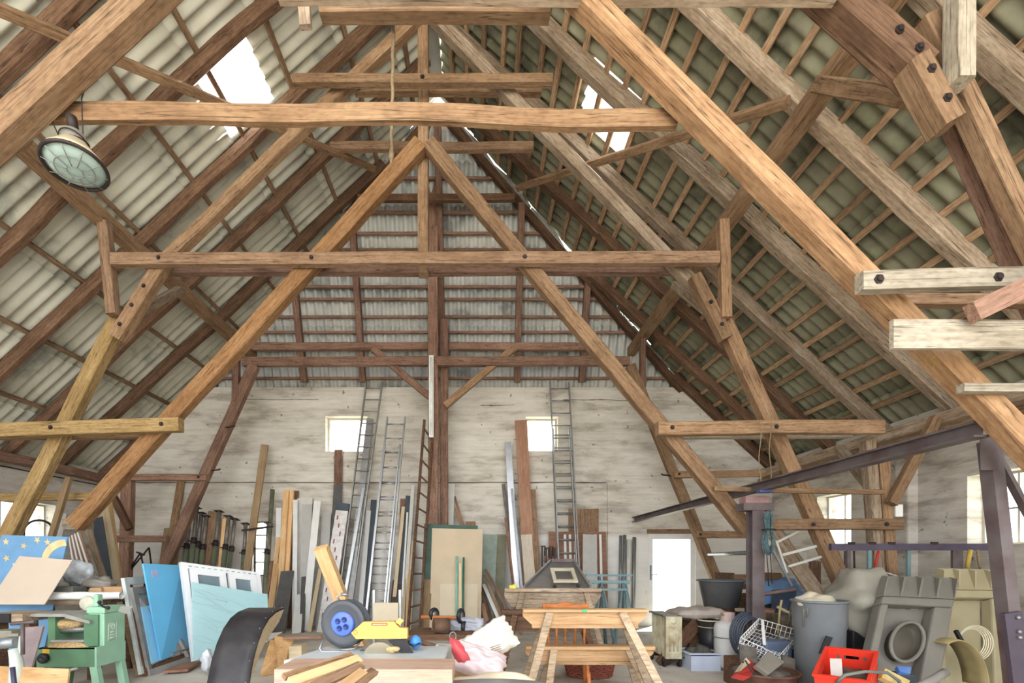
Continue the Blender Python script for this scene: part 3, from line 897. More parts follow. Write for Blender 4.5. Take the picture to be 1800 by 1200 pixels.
lean('wide grey metal channel leaning between the two left ladders', (650, 735), (619, 1000), 11, ALU_DULL, 5, Yt=10.0, th=.06, name='metal_channel', cat='rail')
lean('narrow bright metal strip beside the grey channel', (639, 857), (614, 1000), 5, ALU, 6, name='metal_strip', cat='rail')
lean('slate-dark board behind the middle ladder, left', (657, 878), (650, 990), 10, SLATE, 0)
lean('white board seen between the two left ladders', (648, 897), (639, 1000), 8, WHITE, 1)
lean('white board seen through the middle ladder', (688, 870), (682, 1000), 9, OFFW, 0)
lean('reddish short board right of the middle ladder', (708, 876), (704, 960), 8, W_RED, 0)
lean('pale ply strip right of the middle ladder', (709, 890), (698, 1000), 6, W_PLY, 2)
lean('slate-dark board right of the middle ladder', (718, 871), (704, 1000), 9, SLATE, 1)
lean('long whitish board left of the wooden ladder', (726, 852), (719, 950), 6, OFFW, 2)
lean('light ply board at the foot of the wooden ladder', (725, 950), (722, 1020), 9, W_PLY, 3)
lean('thin white lath beside the slate-dark board', (716, 900), (710, 1000), 3, WHITE, 3)
lean('two-tone dark board low in front of the white boards', (505, 1003), (491, 1095), 23, DKGREY, 7, name='panel', cat='panel')
lean('yellowish plank left of the low dark board', (486, 990), (473, 1080), 10, W_PINE, 6)
lean('second yellowish plank left of the low dark board', (476, 985), (462, 1080), 8, W_LATH, 6)
lean('small white panel low beside the dark board', (526, 1044), (521, 1112), 15, WHITE, 7, name='panel', cat='panel')
lean('short dark grey offcut above the small white panel', (534, 1005), (532, 1060), 8, DKGREY, 6)
lean('beige lath between the white board and the foil packet', (563, 1000), (545, 1100), 7, W_PLY, 5)
lean('short dark brown board behind the middle ladder foot', (700, 1019), (694, 1075), 19, plain('chocolate', (84, 70, 62), 0.6), 4)
lean('pale plank at the foot of the middle ladder, right', (712, 985), (707, 1090), 7, W_PLY, 4)
lean('second pale plank at the foot of the middle ladder', (720, 1000), (716, 1090), 6, W_PINE, 5)
lean('white cracked board standing right of the king post', (791, 850), (788, 922), 17, OFFW, 2)
lean('brown stick leaning right of the white cracked board', (799, 872), (815, 925), 4, W_RED, 2, name='stick', cat='stick')
lean('tan stick leaning right of the white cracked board', (801, 893), (811, 925), 4, W_LATH, 3, name='stick', cat='stick')
lean('short tan board peeping out above the green board', (827, 916), (827, 1000), 17, W_TAN, 1)
GREENB = plain('green_board', (74, 98, 88), 0.7)
BEIGE = plain('beige_chipboard', (202, 184, 156), 0.75, 0, 0.05, 3)
BEIGE2 = plain('light_chipboard', (212, 198, 172), 0.75, 0, 0.05, 3)
lean('large green-edged board behind the beige panel', (793, 922), (785, 1095), 94, GREENB, 5, Yt=9.14, Yb=8.98, th=.03, name='panel', cat='panel')
lean('brownish narrow sheet left of the beige panel', (753, 1018), (748, 1090), 14, W_PLANK, 6, Yt=9.02, Yb=8.88, name='panel', cat='panel')
lean('large beige chipboard panel in the middle of the back wall', (804, 929), (800, 1095), 89, BEIGE, 6.5, Yt=9.09, Yb=8.92, th=.02, name='panel', cat='panel')
lean('smaller light panel in front of the large beige one', (807, 1026), (806, 1100), 66, BEIGE2, 8, Yt=9.0, Yb=8.86, th=.012, name='panel', cat='panel')
lean('pale strip between the two green rods', (809, 990), (809, 1080), 5, W_PLY, 9, Yt=8.97, Yb=8.82, name='strip', cat='strip')
lean('pale grey-green sheet right of the beige panel', (862, 939), (856, 1060), 25, plain('greygreen', (150, 164, 150), 0.5), 2, name='panel', cat='panel')
lean('olive sheet behind the grey-green sheet', (880, 939), (876, 1060), 18, plain('olive', (126, 124, 98), 0.6), 1, name='panel', cat='panel')
lean('thin reddish stick left of the metal profiles', (889, 909), (899, 1000), 5, W_RED, 4, name='stick', cat='stick')
lean('tall bright metal profile left of the right window', (893, 776), (905, 985), 11, ALU, 2, th=.05, name='metal_profile', cat='rail')
lean('grey metal tube beside the bright profile', (900, 858), (914, 1000), 4, GREYM, 4, th=.03, name='metal_profile', cat='rail')
lean('dark steel profile left of the bright profile', (885, 850), (903, 1000), 6, STEEL, 0, th=.04, name='metal_profile', cat='rail')
lean('tall broad reddish plank left of the right window', (916, 738), (926, 938), 21, W_MAHOG, 1, th=.03)
lean('pale birch board in front of the tall reddish plank', (925, 939), (931, 1010), 19, wood('grey_birch', (184, 170, 150), (204, 192, 174), (216, 206, 190), crack=.1), 4)
lean('light tan plank right of the tall reddish plank', (936, 860), (941, 950), 11, W_LATH, 2)
lean('short tan board below the light tan plank', (941, 951), (943, 1010), 12, W_TAN, 4)
lean('square brown chipboard behind the right ladder', (1026, 894), (1026, 937), 53, W_LATH, 1, Yt=10.18, Yb=10.13, name='panel', cat='panel')
lean('grey board in front of the red and white striped panel', (1037, 939), (1037, 1000), 25, GREYW, 4)
# slanting strips right of the beige panel
for i, (lb, a, b, w_, m_) in enumerate((('brown strip slanting right of the beige panel, uppermost', (853, 1000), (893, 1072), 5, W_RED), ('white strip slanting right of the beige panel', (850, 1026), (884, 1105), 6, WHITE),
        ('tan strip slanting right of the beige panel', (851, 1010), (884, 1090), 5, W_LATH), ('pinkish strip slanting right of the beige panel, lowest', (848, 1060), (860, 1110), 8, W_MAHOG))):
    lean(lb, a, b, w_, m_, 9 + i, name='strip', cat='strip')
for lb, px, py, col in (('light teal rod in front of the beige panel', 803, 977, (126, 204, 186)), ('dark green rod in front of the beige panel', 815, 979, (40, 108, 84))):
    Yb = 8.76
    solo('rod', MB().tube([P(px, py, 8.94), Vector((XP(px - 1, Yb), Yb, 0.0))], .018, 10), plain(lb.split(' ')[0] + '_rod', col, 0.4), lb, 'rod')

# foil packet
Yb = 9.2
A, B = P(603, 884, 9.62), Vector((XP(568, Yb), Yb, 0.0))
M = frame_m(A, B)
L = (B - A).length
root = thing('foil_packet', 'tall foil-wrapped packet with rows of red print and a dark cap', 'packet', B)
mb = MB()
for i in range(15):
    t0, t1 = .05 * L + (L * .95) * i / 15, .05 * L + (L * .95) * (i + 1) / 15
    g = .005 * math.sin(i * 2.1)
    mb.hexa([M @ Vector(q) for q in ((t0, -.125 - g, -.09), (t0, .125 + g, -.09), (t1, .125 - g, -.09), (t1, -.125 + g, -.09), (t0, -.125 - g, 0), (t0, .125 + g, 0), (t1, .125 - g, 0), (t1, -.125 + g, 0))])
part('wrap', mb, plain('foil_wrap', (214, 210, 206), 0.3, 0.1, 0.12, 14, bump=.4), root)
part('cap', MB().box((0, -.13, -.1), (.06 * L, .13, .006), M), SLATE, root)
mb = MB()
for i in range(14):
    x = .1 * L + i * .063 * L
    mb.box((x, -.08 + .05 * (i % 3), 0), (x + .09, -.055 + .05 * (i % 3), .004), M)
part('print', mb, plain('red_print', (150, 60, 62), 0.5), root)

# ladders
ladder('tall aluminium ladder reaching above the left window', (644, 672), (672, 672), (609, 950), (634, 950), 10.05, 9.35, 20, ALU_DULL, rail=(.025, .07))
ladder('double aluminium ladder, widest and nearest of the metal ladders', (681, 733), (712, 733), (652, 1000), (687, 1000), 9.75, 8.9, 14, ALU, rail=(.026, .07), double=(Vector((0, -.09, 0)), 0.02, .86))
ladder('tall aluminium ladder standing right of the right window', (967, 672), (1000, 672), (980, 985), (1017, 985), 10.05, 9.5, 19, ALU_DULL, rail=(.025, .07), double=(Vector((-.03, -.08, 0)), 0.0, .8))
ladder('dark old wooden ladder leaning by the king post', (746, 738), (760, 770), (730, 940), (750, 920), 9.15, 8.75, 13, W_DARK, rail=(.045, .07), rr=.018, slant=.1)

# steel props
PROP_G = plain('green_paint_worn', (116, 124, 100), 0.6, 0.1, 0.25, 8, dirt=(96, 88, 80))
PROP_S = plain('galvanised_worn', (138, 132, 124), 0.55, 0.4, 0.2, 10)
props = [(334, 906, 'leftmost'), (346, 893, 'tallest, second from the left'), (354, 902, 'third from the left'), (363, 908, 'fourth from the left'), (385, 899, 'behind the tan plank'),
         (402, 908, 'right of the pine batten'), (413, 913, 'bound with a string'), (432, 921, 'beside the tall brown plank'), (472, 920, 'beside the barred window')]
for i, (px, py, lb) in enumerate(props):
    Yt, Yb = 9.85 - .05 * (i % 2), 9.35 - .05 * (i % 2)
    a, b = P(px, py, Yt), Vector((XP(px - 22 + (12 if i > 6 else 0), Yb), Yb, .008))
    root = thing('steel_prop', 'worn steel building prop, %s' % lb, 'prop', b, 'steel props leaning on the back wall')
    m_ = b.lerp(a, .72)
    part('outer_tube', MB().tube([b, m_], .05, 12), PROP_G, root)
    part('inner_tube', MB().tube([m_, a], .038, 12), PROP_S, root)
    part('collar', MB().tube([b.lerp(a, .70), b.lerp(a, .75)], .055, 12).tube([m_ + Vector((-.09, -.03, 0)), m_ + Vector((.09, -.03, .02))], .01, 6), IRON, root)
    d = (a - b).normalized()
    x = Vector((1, 0, 0)); x = (x - d * x.dot(d)).normalized(); y = d.cross(x)
    Mx = Matrix((x, y, d)).transposed().to_4x4(); Mx.translation = a
    part('head_plate', MB().box((-.075, -.075, 0), (.075, .075, .012), Mx), IRON, root)
    part('foot_plate', MB().box((-.07, -.07, -.006), (.07, .07, .006), Matrix.Translation(b)), IRON, root)
solo('steel_tube', MB().tube([P(479, 860, 9.95), Vector((XP(463, 9.5), 9.5, 0))], .045, 12), PROP_G, 'tall green-stained steel tube between brown plank and pine beams', 'tube')
solo('steel_bar', MB().bar(P(425, 932, 9.6), P(480, 925, 9.6), .04, .03), IRON, 'horizontal iron bar lying across the steel props above the barred window', 'bar')
# iron frame at the left rear
mb = MB()
for p, q in (((262, 962), (268, 1010)), ((262, 962), (222, 1010)), ((247, 971), (228, 1000)), ((247, 971), (254, 1005)), ((240, 970), (254, 975))):
    mb.tube([P(*p, 9.3), P(*q, 9.3)], .016, 8)
for px in (268, 222, 254):
    mb.tube([P(px, 1005, 9.3), Vector((XP(px, 9.3), 9.3, 0))], .016, 8)
solo('iron_trestle', mb, IRON, 'black iron rod frame standing in the left rear corner', 'trestle')

# striped panel
root = thing('striped_panel', 'low panel of red-brown and white vertical stripes behind the right ladder', 'panel', Vector((XP(1017, 9.85), 9.85, 0)))
a0, a1, z1 = XP(966, 9.9), XP(1068, 9.9), ZP(934, 10.0)
part('backing_board', MB().hexa([(a0, 9.82, 0), (a1, 9.82, 0), (a1, 9.84, 0), (a0, 9.84, 0), (a0, 10.02, z1), (a1, 10.02, z1), (a1, 10.04, z1), (a0, 10.04, z1)]), W_MAHOG, root)
for i in range(9):
    if i in (3,): continue
    x = a0 + .32 + i * .108
    if x + .05 > a1: break
    part('white_slat', MB().hexa([(x, 9.8, 0.0), (x + .05, 9.8, 0.0), (x + .05, 9.82, 0.0), (x, 9.82, 0.0), (x, 9.995, z1 - .06), (x + .05, 9.995, z1 - .06), (x + .05, 10.015, z1 - .06), (x, 10.015, z1 - .06)]), WHITE, root)
# pipes by the door
for px, py, r_, lb, m_ in ((1091, 941, .032, 'thin grey pipe left of the white door, leftmost', GREYM), (1098, 940, .034, 'thin bluish pipe left of the white door', ALU_DULL), (1106, 948, .05, 'thick pale pipe left of the white door, shortest', OFFW), (1115, 944, .04, 'thick grey pipe left of the white door, rightmost', ALU_DULL)):
    solo('pipe', MB().tube([P(px, py, 10.08), Vector((XP(px - 2, 9.9), 9.9, 0))], r_, 12), m_, lb, 'pipe', 'pipes by the white door')
# screw clamps
for i, px in enumerate((953, 960, 967, 974)):
    Y = 9.75
    x = XP(px, Y); z = ZP(960 + 3 * (i % 2), Y)
    root = thing('screw_clamp', 'dark screw clamp hanging beside the right ladder, %s' % ['leftmost', 'second from left', 'third from left', 'rightmost'][i], 'clamp', (x, Y, 0), 'screw clamps')
    part('bar', MB().bar((x, Y, 0), (x, Y, z), .03, .012), IRON, root)
    part('jaw', MB().bar((x - .03, Y - .02, z), (x + .07, Y - .02, z), .03, .05), W_DARK, root)
    part('screw', MB().tube([(x + .05, Y - .02, z - .2), (x + .05, Y - .02, z)], .012, 8), IRON, root)
    part('handle', MB().tube([(x + .05, Y - .02, z - .34), (x + .05, Y - .02, z - .2)], .022, 8), W_RED, root)

# fluorescent lamp on the king post
Y = 9.1
root = thing('fluorescent_lamp', 'long white fluorescent lamp mounted upright on the rear king post', 'lamp', P(758, 768, Y))
part('housing', MB().box((XP(754, Y), Y, ZP(768, Y)), (XP(762, Y), Y + .045, ZP(624, Y))), WHITE, root)
part('tube', MB().tube([P(758, 764, Y - .03), P(758, 628, Y - .03)], .022, 10), plain('opal', (240, 244, 240), 0.2), root)

# rope
pts = []
for i in range(28):
    t = i / 27
    py = 8 + t * 268
    pts.append(P(692 - 4 * t + .8 * math.sin(i * 1.3), py, 3.46))
rs = [.0125] * 28
root = thing('rope', 'frayed hemp rope hanging down from the top beam', 'rope', pts[-1])
ROPE = plain('hemp', (150, 130, 100), 0.9, 0, 0.2, 40)
part('cord', MB().tube(pts, rs, 8), ROPE, root)
part('knot', MB().ball(P(688, 272, 3.46), .02, 8, 6, (1, 1, 2.4)), ROPE, root)
part('frayed_end', MB().tube([P(688, 276, 3.46), P(687, 293, 3.46)], [.016, .004], 8), ROPE, root)
# twine on the right tie beam
for i, (px, y0, y1, lb) in enumerate(((1336, 740, 855, 'thin twine hanging from the right tie beam, left one'), (1354, 742, 848, 'thin twine hanging from the right tie beam, right one'))):
    pts = [P(px + 2 * math.sin(k * .9 + i), y0 + (y1 - y0) * k / 9, 5.8) for k in range(10)]
    solo('twine', MB().tube(pts, .006, 6), ROPE, lb, 'twine')

# hanging lamp
Y = 3.05
c = P(132, 292, Y)
Mx = Matrix.Translation(c) @ Matrix.Rotation(math.radians(-7), 4, 'Y') @ Matrix.Rotation(math.radians(-6), 4, 'X') @ Matrix.Scale(.84, 4)
root = thing('pendant_lamp', 'old cream industrial lamp with wire guard hanging from the collar beam', 'lamp', c)
CREAM = plain('cream_enamel', (206, 192, 160), 0.5, 0, 0.15, 6, dirt=(168, 148, 112))
prof = [(.205, 0.0), (.2, .03), (.185, .05), (.175, .055), (.155, .09), (.148, .092), (.125, .135), (.118, .138), (.1, .17), (.085, .178)]
part('shade', MB().lathe(prof, 32, Mx), CREAM, root)
part('neck', MB().lathe([(.085, .178), (.078, .26), (.06, .285), (.035, .29), (.032, .32)], 24, Mx, capt=True), plain('zinc_neck', (160, 156, 148), 0.5, 0.4), root)
part('cable_gland', MB().tube([Mx @ Vector((0, 0, .31)), Mx @ Vector((0.005, -.02, .36)), Mx @ Vector((.01, -.03, .4))], .03, 10), IRON, root)
part('glass', MB().lathe([(.195, .012), (.16, -.018), (.1, -.034), (.0, -.04)], 32, Mx), plain('dusty_glass', (168, 190, 182), 0.25, 0, 0.08), root)
part('rim', MB().tube([Mx @ Vector((.205 * math.cos(k * PI / 16), .205 * math.sin(k * PI / 16), -.004)) for k in range(32)], .011, 8, closed=True), IRON, root)
mb = MB()
for k in range(10):
    a = k * PI / 5
    mb.tube([Mx @ Vector((q * math.cos(a), q * math.sin(a), -.02 - .035 * (1 - (q / .2) ** 2))) for q in (.2, .15, .1, .05)], .003, 6)
for q in (.05, .125):
    mb.tube([Mx @ Vector((q * math.cos(k * PI / 12), q * math.sin(k * PI / 12), -.02 - .035 * (1 - (q / .2) ** 2))) for k in range(24)], .003, 6, closed=True)
part('guard', mb, ALU_DULL, root)
mb = MB()
for k in range(2):
    pts = [Mx @ Vector((.093 * math.cos(a * PI / 12), .093 * math.sin(a * PI / 12), .2 + .03 * math.sin(a * PI / 12 + k * PI))) for a in range(24)]
    mb.tube(pts, .004, 6, closed=True)
top = P(147, 178, 3.18)
mb.tube([Mx @ Vector((.07, 0, .25)), top + Vector((.02, -.04, -.02)), top + Vector((0, 0, .06))], .004, 6)
mb.tube([Mx @ Vector((-.09, 0, .2)), P(92, 214, 3.15), P(90, 206, 3.2)], .004, 6)
part('hanger', mb, IRON, root)

# ================================================================== things on the floor, left side
def pt_plane(px, py, o, n, off=0.0):
    """where the pixel's line of sight meets the plane (o, n); off lifts it towards the eye"""
    d = Vector(((px - CX) / F, 1.0, (CY - py) / F))
    c = Vector((0, 0, H))
    t = (o - c).dot(n) / d.dot(n)
    p = c + d * t
    return p + n * (off if n.dot(d) < 0 else -off)

def quad_mb(pts, th):
    """TL, TR, BR, BL -> slab going th away from the eye"""
    a, b, c, d = pts
    n = (b - a).cross(d - a).normalized()
    if n.y < 0: n = -n
    return MB().hexa([d, c, c + n * th, d + n * th, a, b, b + n * th, a + n * th])

def quad(px, Ys):
    return [P(p[0], p[1], y) for p, y in zip(px, Ys)]

def panel(label, px, Ys, th, mat, cat='panel', name='panel', group=None):
    return solo(name, quad_mb(quad(px, Ys), th), mat, label, cat, group)

def ring_frame(pts, w, th, off=0.0):
    """a frame of bars inside the quad TL TR BR BL"""
    a, b, c, d = pts
    n = (b - a).cross(d - a).normalized()
    if n.y < 0: n = -n
    o = n * off
    ux, uy = (b - a).normalized() * w, (d - a).normalized() * w
    mb = MB()
    for q in ((a, b, b + uy, a + uy), (d - uy, c - uy, c, d), (a + uy, a + ux + uy, d + ux - uy, d - uy), (b - ux + uy, b + uy, c - uy, c - ux - uy)):
        p = [v + o for v in q]
        mb.hexa([p[3], p[2], p[2] + n * th, p[3] + n * th, p[0], p[1], p[1] + n * th, p[0] + n * th])
    return mb

def lumpy(c, r, sq, jit, seed, n=20, m=12):
    return MB().ball(c, r, n, m, sq, jit, seed)

def crease(mb, c, amt, seed, f=6.0):
    for v in mb.v:
        d = (v - Vector(c))
        k = noise.noise(v * f + Vector((seed * 9, 0, 0)))
        v += d.normalized() * k * amt
    return mb

def pillow(c, w, h, t, M3, seed, n=26):
    """a filled sack: two bulging faces meeting in a seam, w x h, thickness t"""
    mb = MB(); c = Vector(c)
    for sg in (1, -1):
        def fn(u, v):
            a, b = 2 * u - 1, 2 * v - 1
            e = max(0.0, (1 - a ** 4) * (1 - b ** 4)) ** .5
            sq = 1 - .12 * (abs(a) ** 2) * (1 - abs(b)) - .05 * abs(b)
            p = Vector((a * w / 2 * (1 - .1 * (1 - abs(a)) * b * b), 0, b * h / 2 * sq))
            k = noise.noise(Vector((a * 2.2 + seed, b * 2.2, sg * 2))) + .5 * abs(noise.noise(Vector((a * 5 + seed, b * 5, sg)))) 
            p.y = -sg * t / 2 * e * (1 + .45 * k)
            p.x += .02 * noise.noise(Vector((b * 4, seed, 3))) * abs(a)
            p.z += .02 * noise.noise(Vector((a * 4, seed, 6))) * abs(b)
            return c + M3 @ p
        if sg > 0: mb.sheet(fn, n, n)
        else: mb.sheet(lambda u, v: fn(1 - u, v), n, n)
    return mb

# star panel
q = quad([(3, 940), (119, 943), (66, 1196), (-72, 1196)], [5.95, 5.95, 5.5, 5.5])
root = thing('star_panel', 'blue painted panel with yellow stars and a crescent moon at the far left', 'panel', (q[2] + q[3]) / 2)
part('board', quad_mb(q, .02), plain('night_blue', (116, 164, 208), 0.6, 0, 0.05), root)
n_ = (q[1] - q[0]).cross(q[3] - q[0]).normalized()
YEL = plain('pale_yellow_paint', (236, 214, 160), 0.6)
def flat_on(poly, o, n, th=.004):
    mb = MB()
    tri = geometry.tessellate_polygon([[Vector((x, -y, 0)) for x, y in poly]])
    a = [pt_plane(x, y, o, n, .001) for x, y in poly]
    b = [pt_plane(x, y, o, n, .001 + th) for x, y in poly]
    k = len(poly)
    return mb.add(a + b, [tuple(t) for t in tri] + [tuple(i + k for i in reversed(t)) for t in tri] + [(i, (i + 1) % k, (i + 1) % k + k, i + k) for i in range(k)])
for i, (sx, sy) in enumerate(((11, 952), (42, 959), (66, 949), (12, 981), (84, 953), (27, 993))):
    r0 = 6.4
    poly = []
    for k in range(10):
        r_ = r0 if k % 2 == 0 else r0 * .42
        a = k * PI / 5 + .3 * i
        poly.append((sx + r_ * math.sin(a), sy - r_ * math.cos(a)))
    part('star', flat_on(poly, q[0], n_), YEL, root)
poly = []
for k in range(15):
    a = math.radians(200 - 112 * k / 14)
    poly.append((113 + 40 * math.cos(a), 988 - 40 * math.sin(a)))
for k in range(15):
    a = math.radians(92 + 103 * k / 14)
    poly.append((119 + 36 * math.cos(a), 992 - 33 * math.sin(a)))
part('moon', flat_on(poly, q[0], n_), YEL, root)

# bench behind the planer with its load
WB = 6.0
root = thing('workbench', 'long old workbench along the left side under the bags', 'bench', (XP(70, WB), WB - .3, 0))
bx0, bx1 = -6.4, XP(212, 5.9)
part('top', MB().box((bx0, 5.55, .9), (bx1, 6.25, .96)), W_GREY, root)
for x in (bx0 + .1, bx1 - .1):
    for y in (5.62, 6.18):
        part('leg', MB().box((x - .05, y - .05, 0), (x + .05, y + .05, .9)), W_BROWN, root)
panel('beige hardboard sheet leaning in front of the star panel', [(34, 977), (127, 984), (78, 1062), (-22, 1062)], [5.48, 5.48, 5.3, 5.3], .01, plain('hardboard', (206, 190, 172), 0.7, 0, 0.05, 2))
BAG = plain('clear_bag', (196, 204, 214), 0.25, 0, 0.2, 9, dirt=(140, 138, 132))
solo('plastic_bag', crease(lumpy(P(140, 1008, 5.95), .17, (1.1, .8, .95), .5, 3), P(140, 1008, 5.95), .05, 1, 9), BAG, 'bulging clear plastic bag of scrap on the left bench', 'bag')
solo('plastic_bag', crease(lumpy(P(176, 1026, 6.0), .15, (1.3, .8, .6), .5, 5), P(176, 1026, 6.0), .04, 2, 9), plain('grey_bag', (164, 158, 148), 0.5, 0, .2, 8), 'flat grey bag of rubble beside the clear bag', 'bag')
solo('grey_box', MB().box((XP(98, 5.7), 5.6, .962), (XP(140, 5.7), 5.8, ZP(1030, 5.7))), plain('grey_tin', (120, 122, 116), .5, .2), 'flat grey tin box below the clear plastic bag', 'box', bevel=.006)
CARD = plain('cardboard', (190, 152, 112), 0.85, 0, 0.06)
for lb, a, b, y0, y1, Y in (('small cardboard box on the left bench, left one', 157, 178, 1033, 1047, 5.62), ('cardboard box on the left bench, right one', 180, 214, 1031, 1047, 5.66)):
    solo('cardboard_box', MB().box((XP(a, Y), Y, .962), (XP(b, Y), Y + .14, ZP(y0, Y))), CARD, lb, 'box', bevel=.004)
def roll(u, v):
    x = XP(46 + 168 * u, 5.5)
    a = 2 * PI * v
    r = .055 * (1 + .25 * noise.noise(Vector((u * 6, v * 2, 1)))) * min(1, .3 + 6 * u)
    return (x, 5.5 + r * .8 * math.cos(a), .962 + .045 + r * .8 * math.sin(a))
solo('paper_roll', MB().sheet(roll, 16, 12), WHITE, 'crumpled white paper roll lying along the bench edge', 'paper')
# poles and boards at the left wall
for lb, t, l, w_, m_, yt, yb, th in (
    ('old pole leaning left in front of the far left window, left one', (69, 842), (29, 940), 9, W_PLANK, 7.0, 6.7, .06),
    ('old pole leaning left in front of the far left window, right one', (119, 838), (88, 942), 9, W_PLANK, 7.2, 6.8, .06),
    ('short pale board between the two left poles', (110, 902), (101, 948), 14, GREYW, 7.4, 7.0, .025),
    ('grey board leaning at the left behind the bags', (150, 918), (176, 1000), 12, W_GREY, 7.6, 7.2, .025),
    ('dark slate board leaning at the left behind the bags', (170, 910), (184, 1000), 18, SLATE, 7.9, 7.5, .025),
    ('tan panel leaning in the left rear corner', (180, 884), (192, 962), 18, W_PLY, 8.2, 7.8, .025),
    ('pale narrow edge board in the left rear corner', (193, 878), (208, 1000), 5, W_PINE, 8.4, 8.1, .025)):
    lean(lb, t, l, w_, m_, 0, yt, yb, th, name='pole' if 'pole' in lb else 'plank', cat='pole' if 'pole' in lb else 'board')
solo('pipe', MB().tube([P(35, 897, 6.9), Vector((XP(-60, 6.5), 6.5, 0))], .035, 10), plain('teal_pipe', (128, 160, 160), .4), 'teal plastic pipe leaning at the far left', 'pipe')
pts = [P(92 - 24 + 26 * math.cos(a), 934 - 20 * math.sin(a), 7.5) for a in [PI * k / 14 for k in range(15)]]
pts = [Vector((pts[0].x, 7.5, 0))] + pts + [Vector((pts[-1].x, 7.5, 0))]
solo('bent_pipe', MB().tube(pts, .018, 8), BLACK, 'thin black bent pipe hoop by the left wall', 'pipe')
q = quad([(121, 944), (141, 934), (218, 1158), (152, 1159)], [6.95, 7.0, 6.7, 6.7])
root = thing('slatted_panel', 'pinkish slatted panel with white slats leaning at the left', 'panel', q[3])
part('backing_board', quad_mb(q, .02), W_MAHOG, root)
for i in range(4):
    t0, t1 = .06 + i * .25, .06 + i * .25 + .11
    s = [q[0].lerp(q[1], t0), q[0].lerp(q[1], t1), q[3].lerp(q[2], t1), q[3].lerp(q[2], t0)]
    s = [v + Vector((0, -.025, 0)) for v in s]
    part('slat', quad_mb(s, .02), WHITE, root)

# planer
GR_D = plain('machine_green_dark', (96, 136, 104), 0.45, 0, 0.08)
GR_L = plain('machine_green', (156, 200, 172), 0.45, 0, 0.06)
GRM = plain('cast_grey', (176, 176, 172), 0.4, 0.5, 0.1)
SHAV = plain('wood_shavings', (222, 188, 136), 0.9, 0, 0.25, 60, bump=1.0)
y0, y1 = 4.9, 5.3
xl, xr = XP(64, y0), XP(167, y0)
root = thing('planer', 'green planing machine with grey tables and heaps of shavings', 'machine', ((xl + xr) / 2, (y0 + y1) / 2, 0))
za, zb = ZP(1172, y0), ZP(1139, y0)
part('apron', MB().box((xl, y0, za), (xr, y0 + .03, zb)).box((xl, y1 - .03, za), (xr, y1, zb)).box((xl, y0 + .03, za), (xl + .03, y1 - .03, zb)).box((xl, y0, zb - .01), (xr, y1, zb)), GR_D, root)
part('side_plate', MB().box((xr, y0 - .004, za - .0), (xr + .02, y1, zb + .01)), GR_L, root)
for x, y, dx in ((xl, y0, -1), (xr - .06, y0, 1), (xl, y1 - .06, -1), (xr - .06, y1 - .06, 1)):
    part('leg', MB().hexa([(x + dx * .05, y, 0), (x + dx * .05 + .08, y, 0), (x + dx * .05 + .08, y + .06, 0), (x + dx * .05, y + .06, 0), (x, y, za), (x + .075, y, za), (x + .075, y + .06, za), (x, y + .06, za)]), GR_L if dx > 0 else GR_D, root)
cx0 = XP(154, 5.0)
col_z = ZP(1078, 5.0)
part('gear_housing', MB().box((cx0, 5.0, zb), (xr + .015, y1, col_z)), GR_L, root, bevel=.012)
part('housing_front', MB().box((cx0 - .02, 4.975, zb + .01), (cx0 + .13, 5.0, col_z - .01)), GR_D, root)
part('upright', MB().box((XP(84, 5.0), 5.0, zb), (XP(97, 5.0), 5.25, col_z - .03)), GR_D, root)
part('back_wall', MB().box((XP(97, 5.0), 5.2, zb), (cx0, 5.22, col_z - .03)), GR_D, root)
part('feed_roller', MB().tube([P(97, 1108, 5.08), P(154, 1105, 5.08)], .03, 12), ALU_DULL, root)
part('planing_bed', MB().box((XP(92, 5.0), 4.98, zb + .05), (cx0, 5.2, zb + .075)), GRM, root)
part('shavings', crease(MB().ball(P(122, 1096, 5.1), .17, 24, 10, (1.0, .5, .34)), P(122, 1096, 5.1), .03, 3, 22), SHAV, root)['kind'] = 'stuff'
part('shavings', crease(MB().ball(P(122, 1136, 5.0), .2, 24, 10, (1.15, .4, .28)), P(122, 1136, 5.0), .03, 4, 22), SHAV, root)['kind'] = 'stuff'
part('outfeed_table', MB().box((XP(48, 4.95), 4.93, col_z - .03), (XP(118, 4.95), 5.3, col_z + .005)), GRM, root, bevel=.006)
part('infeed_table', MB().hexa([(XP(117, 4.95), 4.93, col_z - .04), (XP(160, 4.95), 4.93, col_z - .1), (XP(160, 4.95), 5.3, col_z - .1), (XP(117, 4.95), 5.3, col_z - .04), (XP(117, 4.95), 4.93, col_z + .005), (XP(160, 4.95), 4.93, col_z - .07), (XP(160, 4.95), 5.3, col_z - .07), (XP(117, 4.95), 5.3, col_z + .005)]), GRM, root)
part('table_bracket', MB().box((XP(158, 5.05), 5.0, col_z), (XP(190, 5.05), 5.3, col_z + .07)).box((XP(163, 5.05), 5.05, col_z + .07), (XP(172, 5.05), 5.12, col_z + .2)), GR_L, root, bevel=.01)
part('fan_wheel', MB().lathe([(.0, -.02), (.075, -.02), (.085, 0), (.075, .02), (0, .02)], 24, Matrix.Translation(P(154, 1060, 5.12)) @ Matrix.Rotation(PI / 2, 4, 'X')), plain('cream_wheel', (206, 204, 186), .5), root)
part('lever', MB().tube([P(172, 1058, 5.05), P(181, 1066, 5.0), P(190, 1068, 4.98)], .01, 8).ball(P(190, 1068, 4.98), .02).ball(P(175, 1058, 5.04), .02), BLACK, root)
part('fence_plate', MB().hexa([P(207, 1074, 5.0), P(222, 1079, 4.95), P(222, 1079, 4.97), P(207, 1074, 5.02), P(212, 1065, 5.0), P(234, 1065, 4.95), P(234, 1065, 4.97), P(212, 1065, 5.02)]), GRM, root)
wc = P(79, 1156, y0)
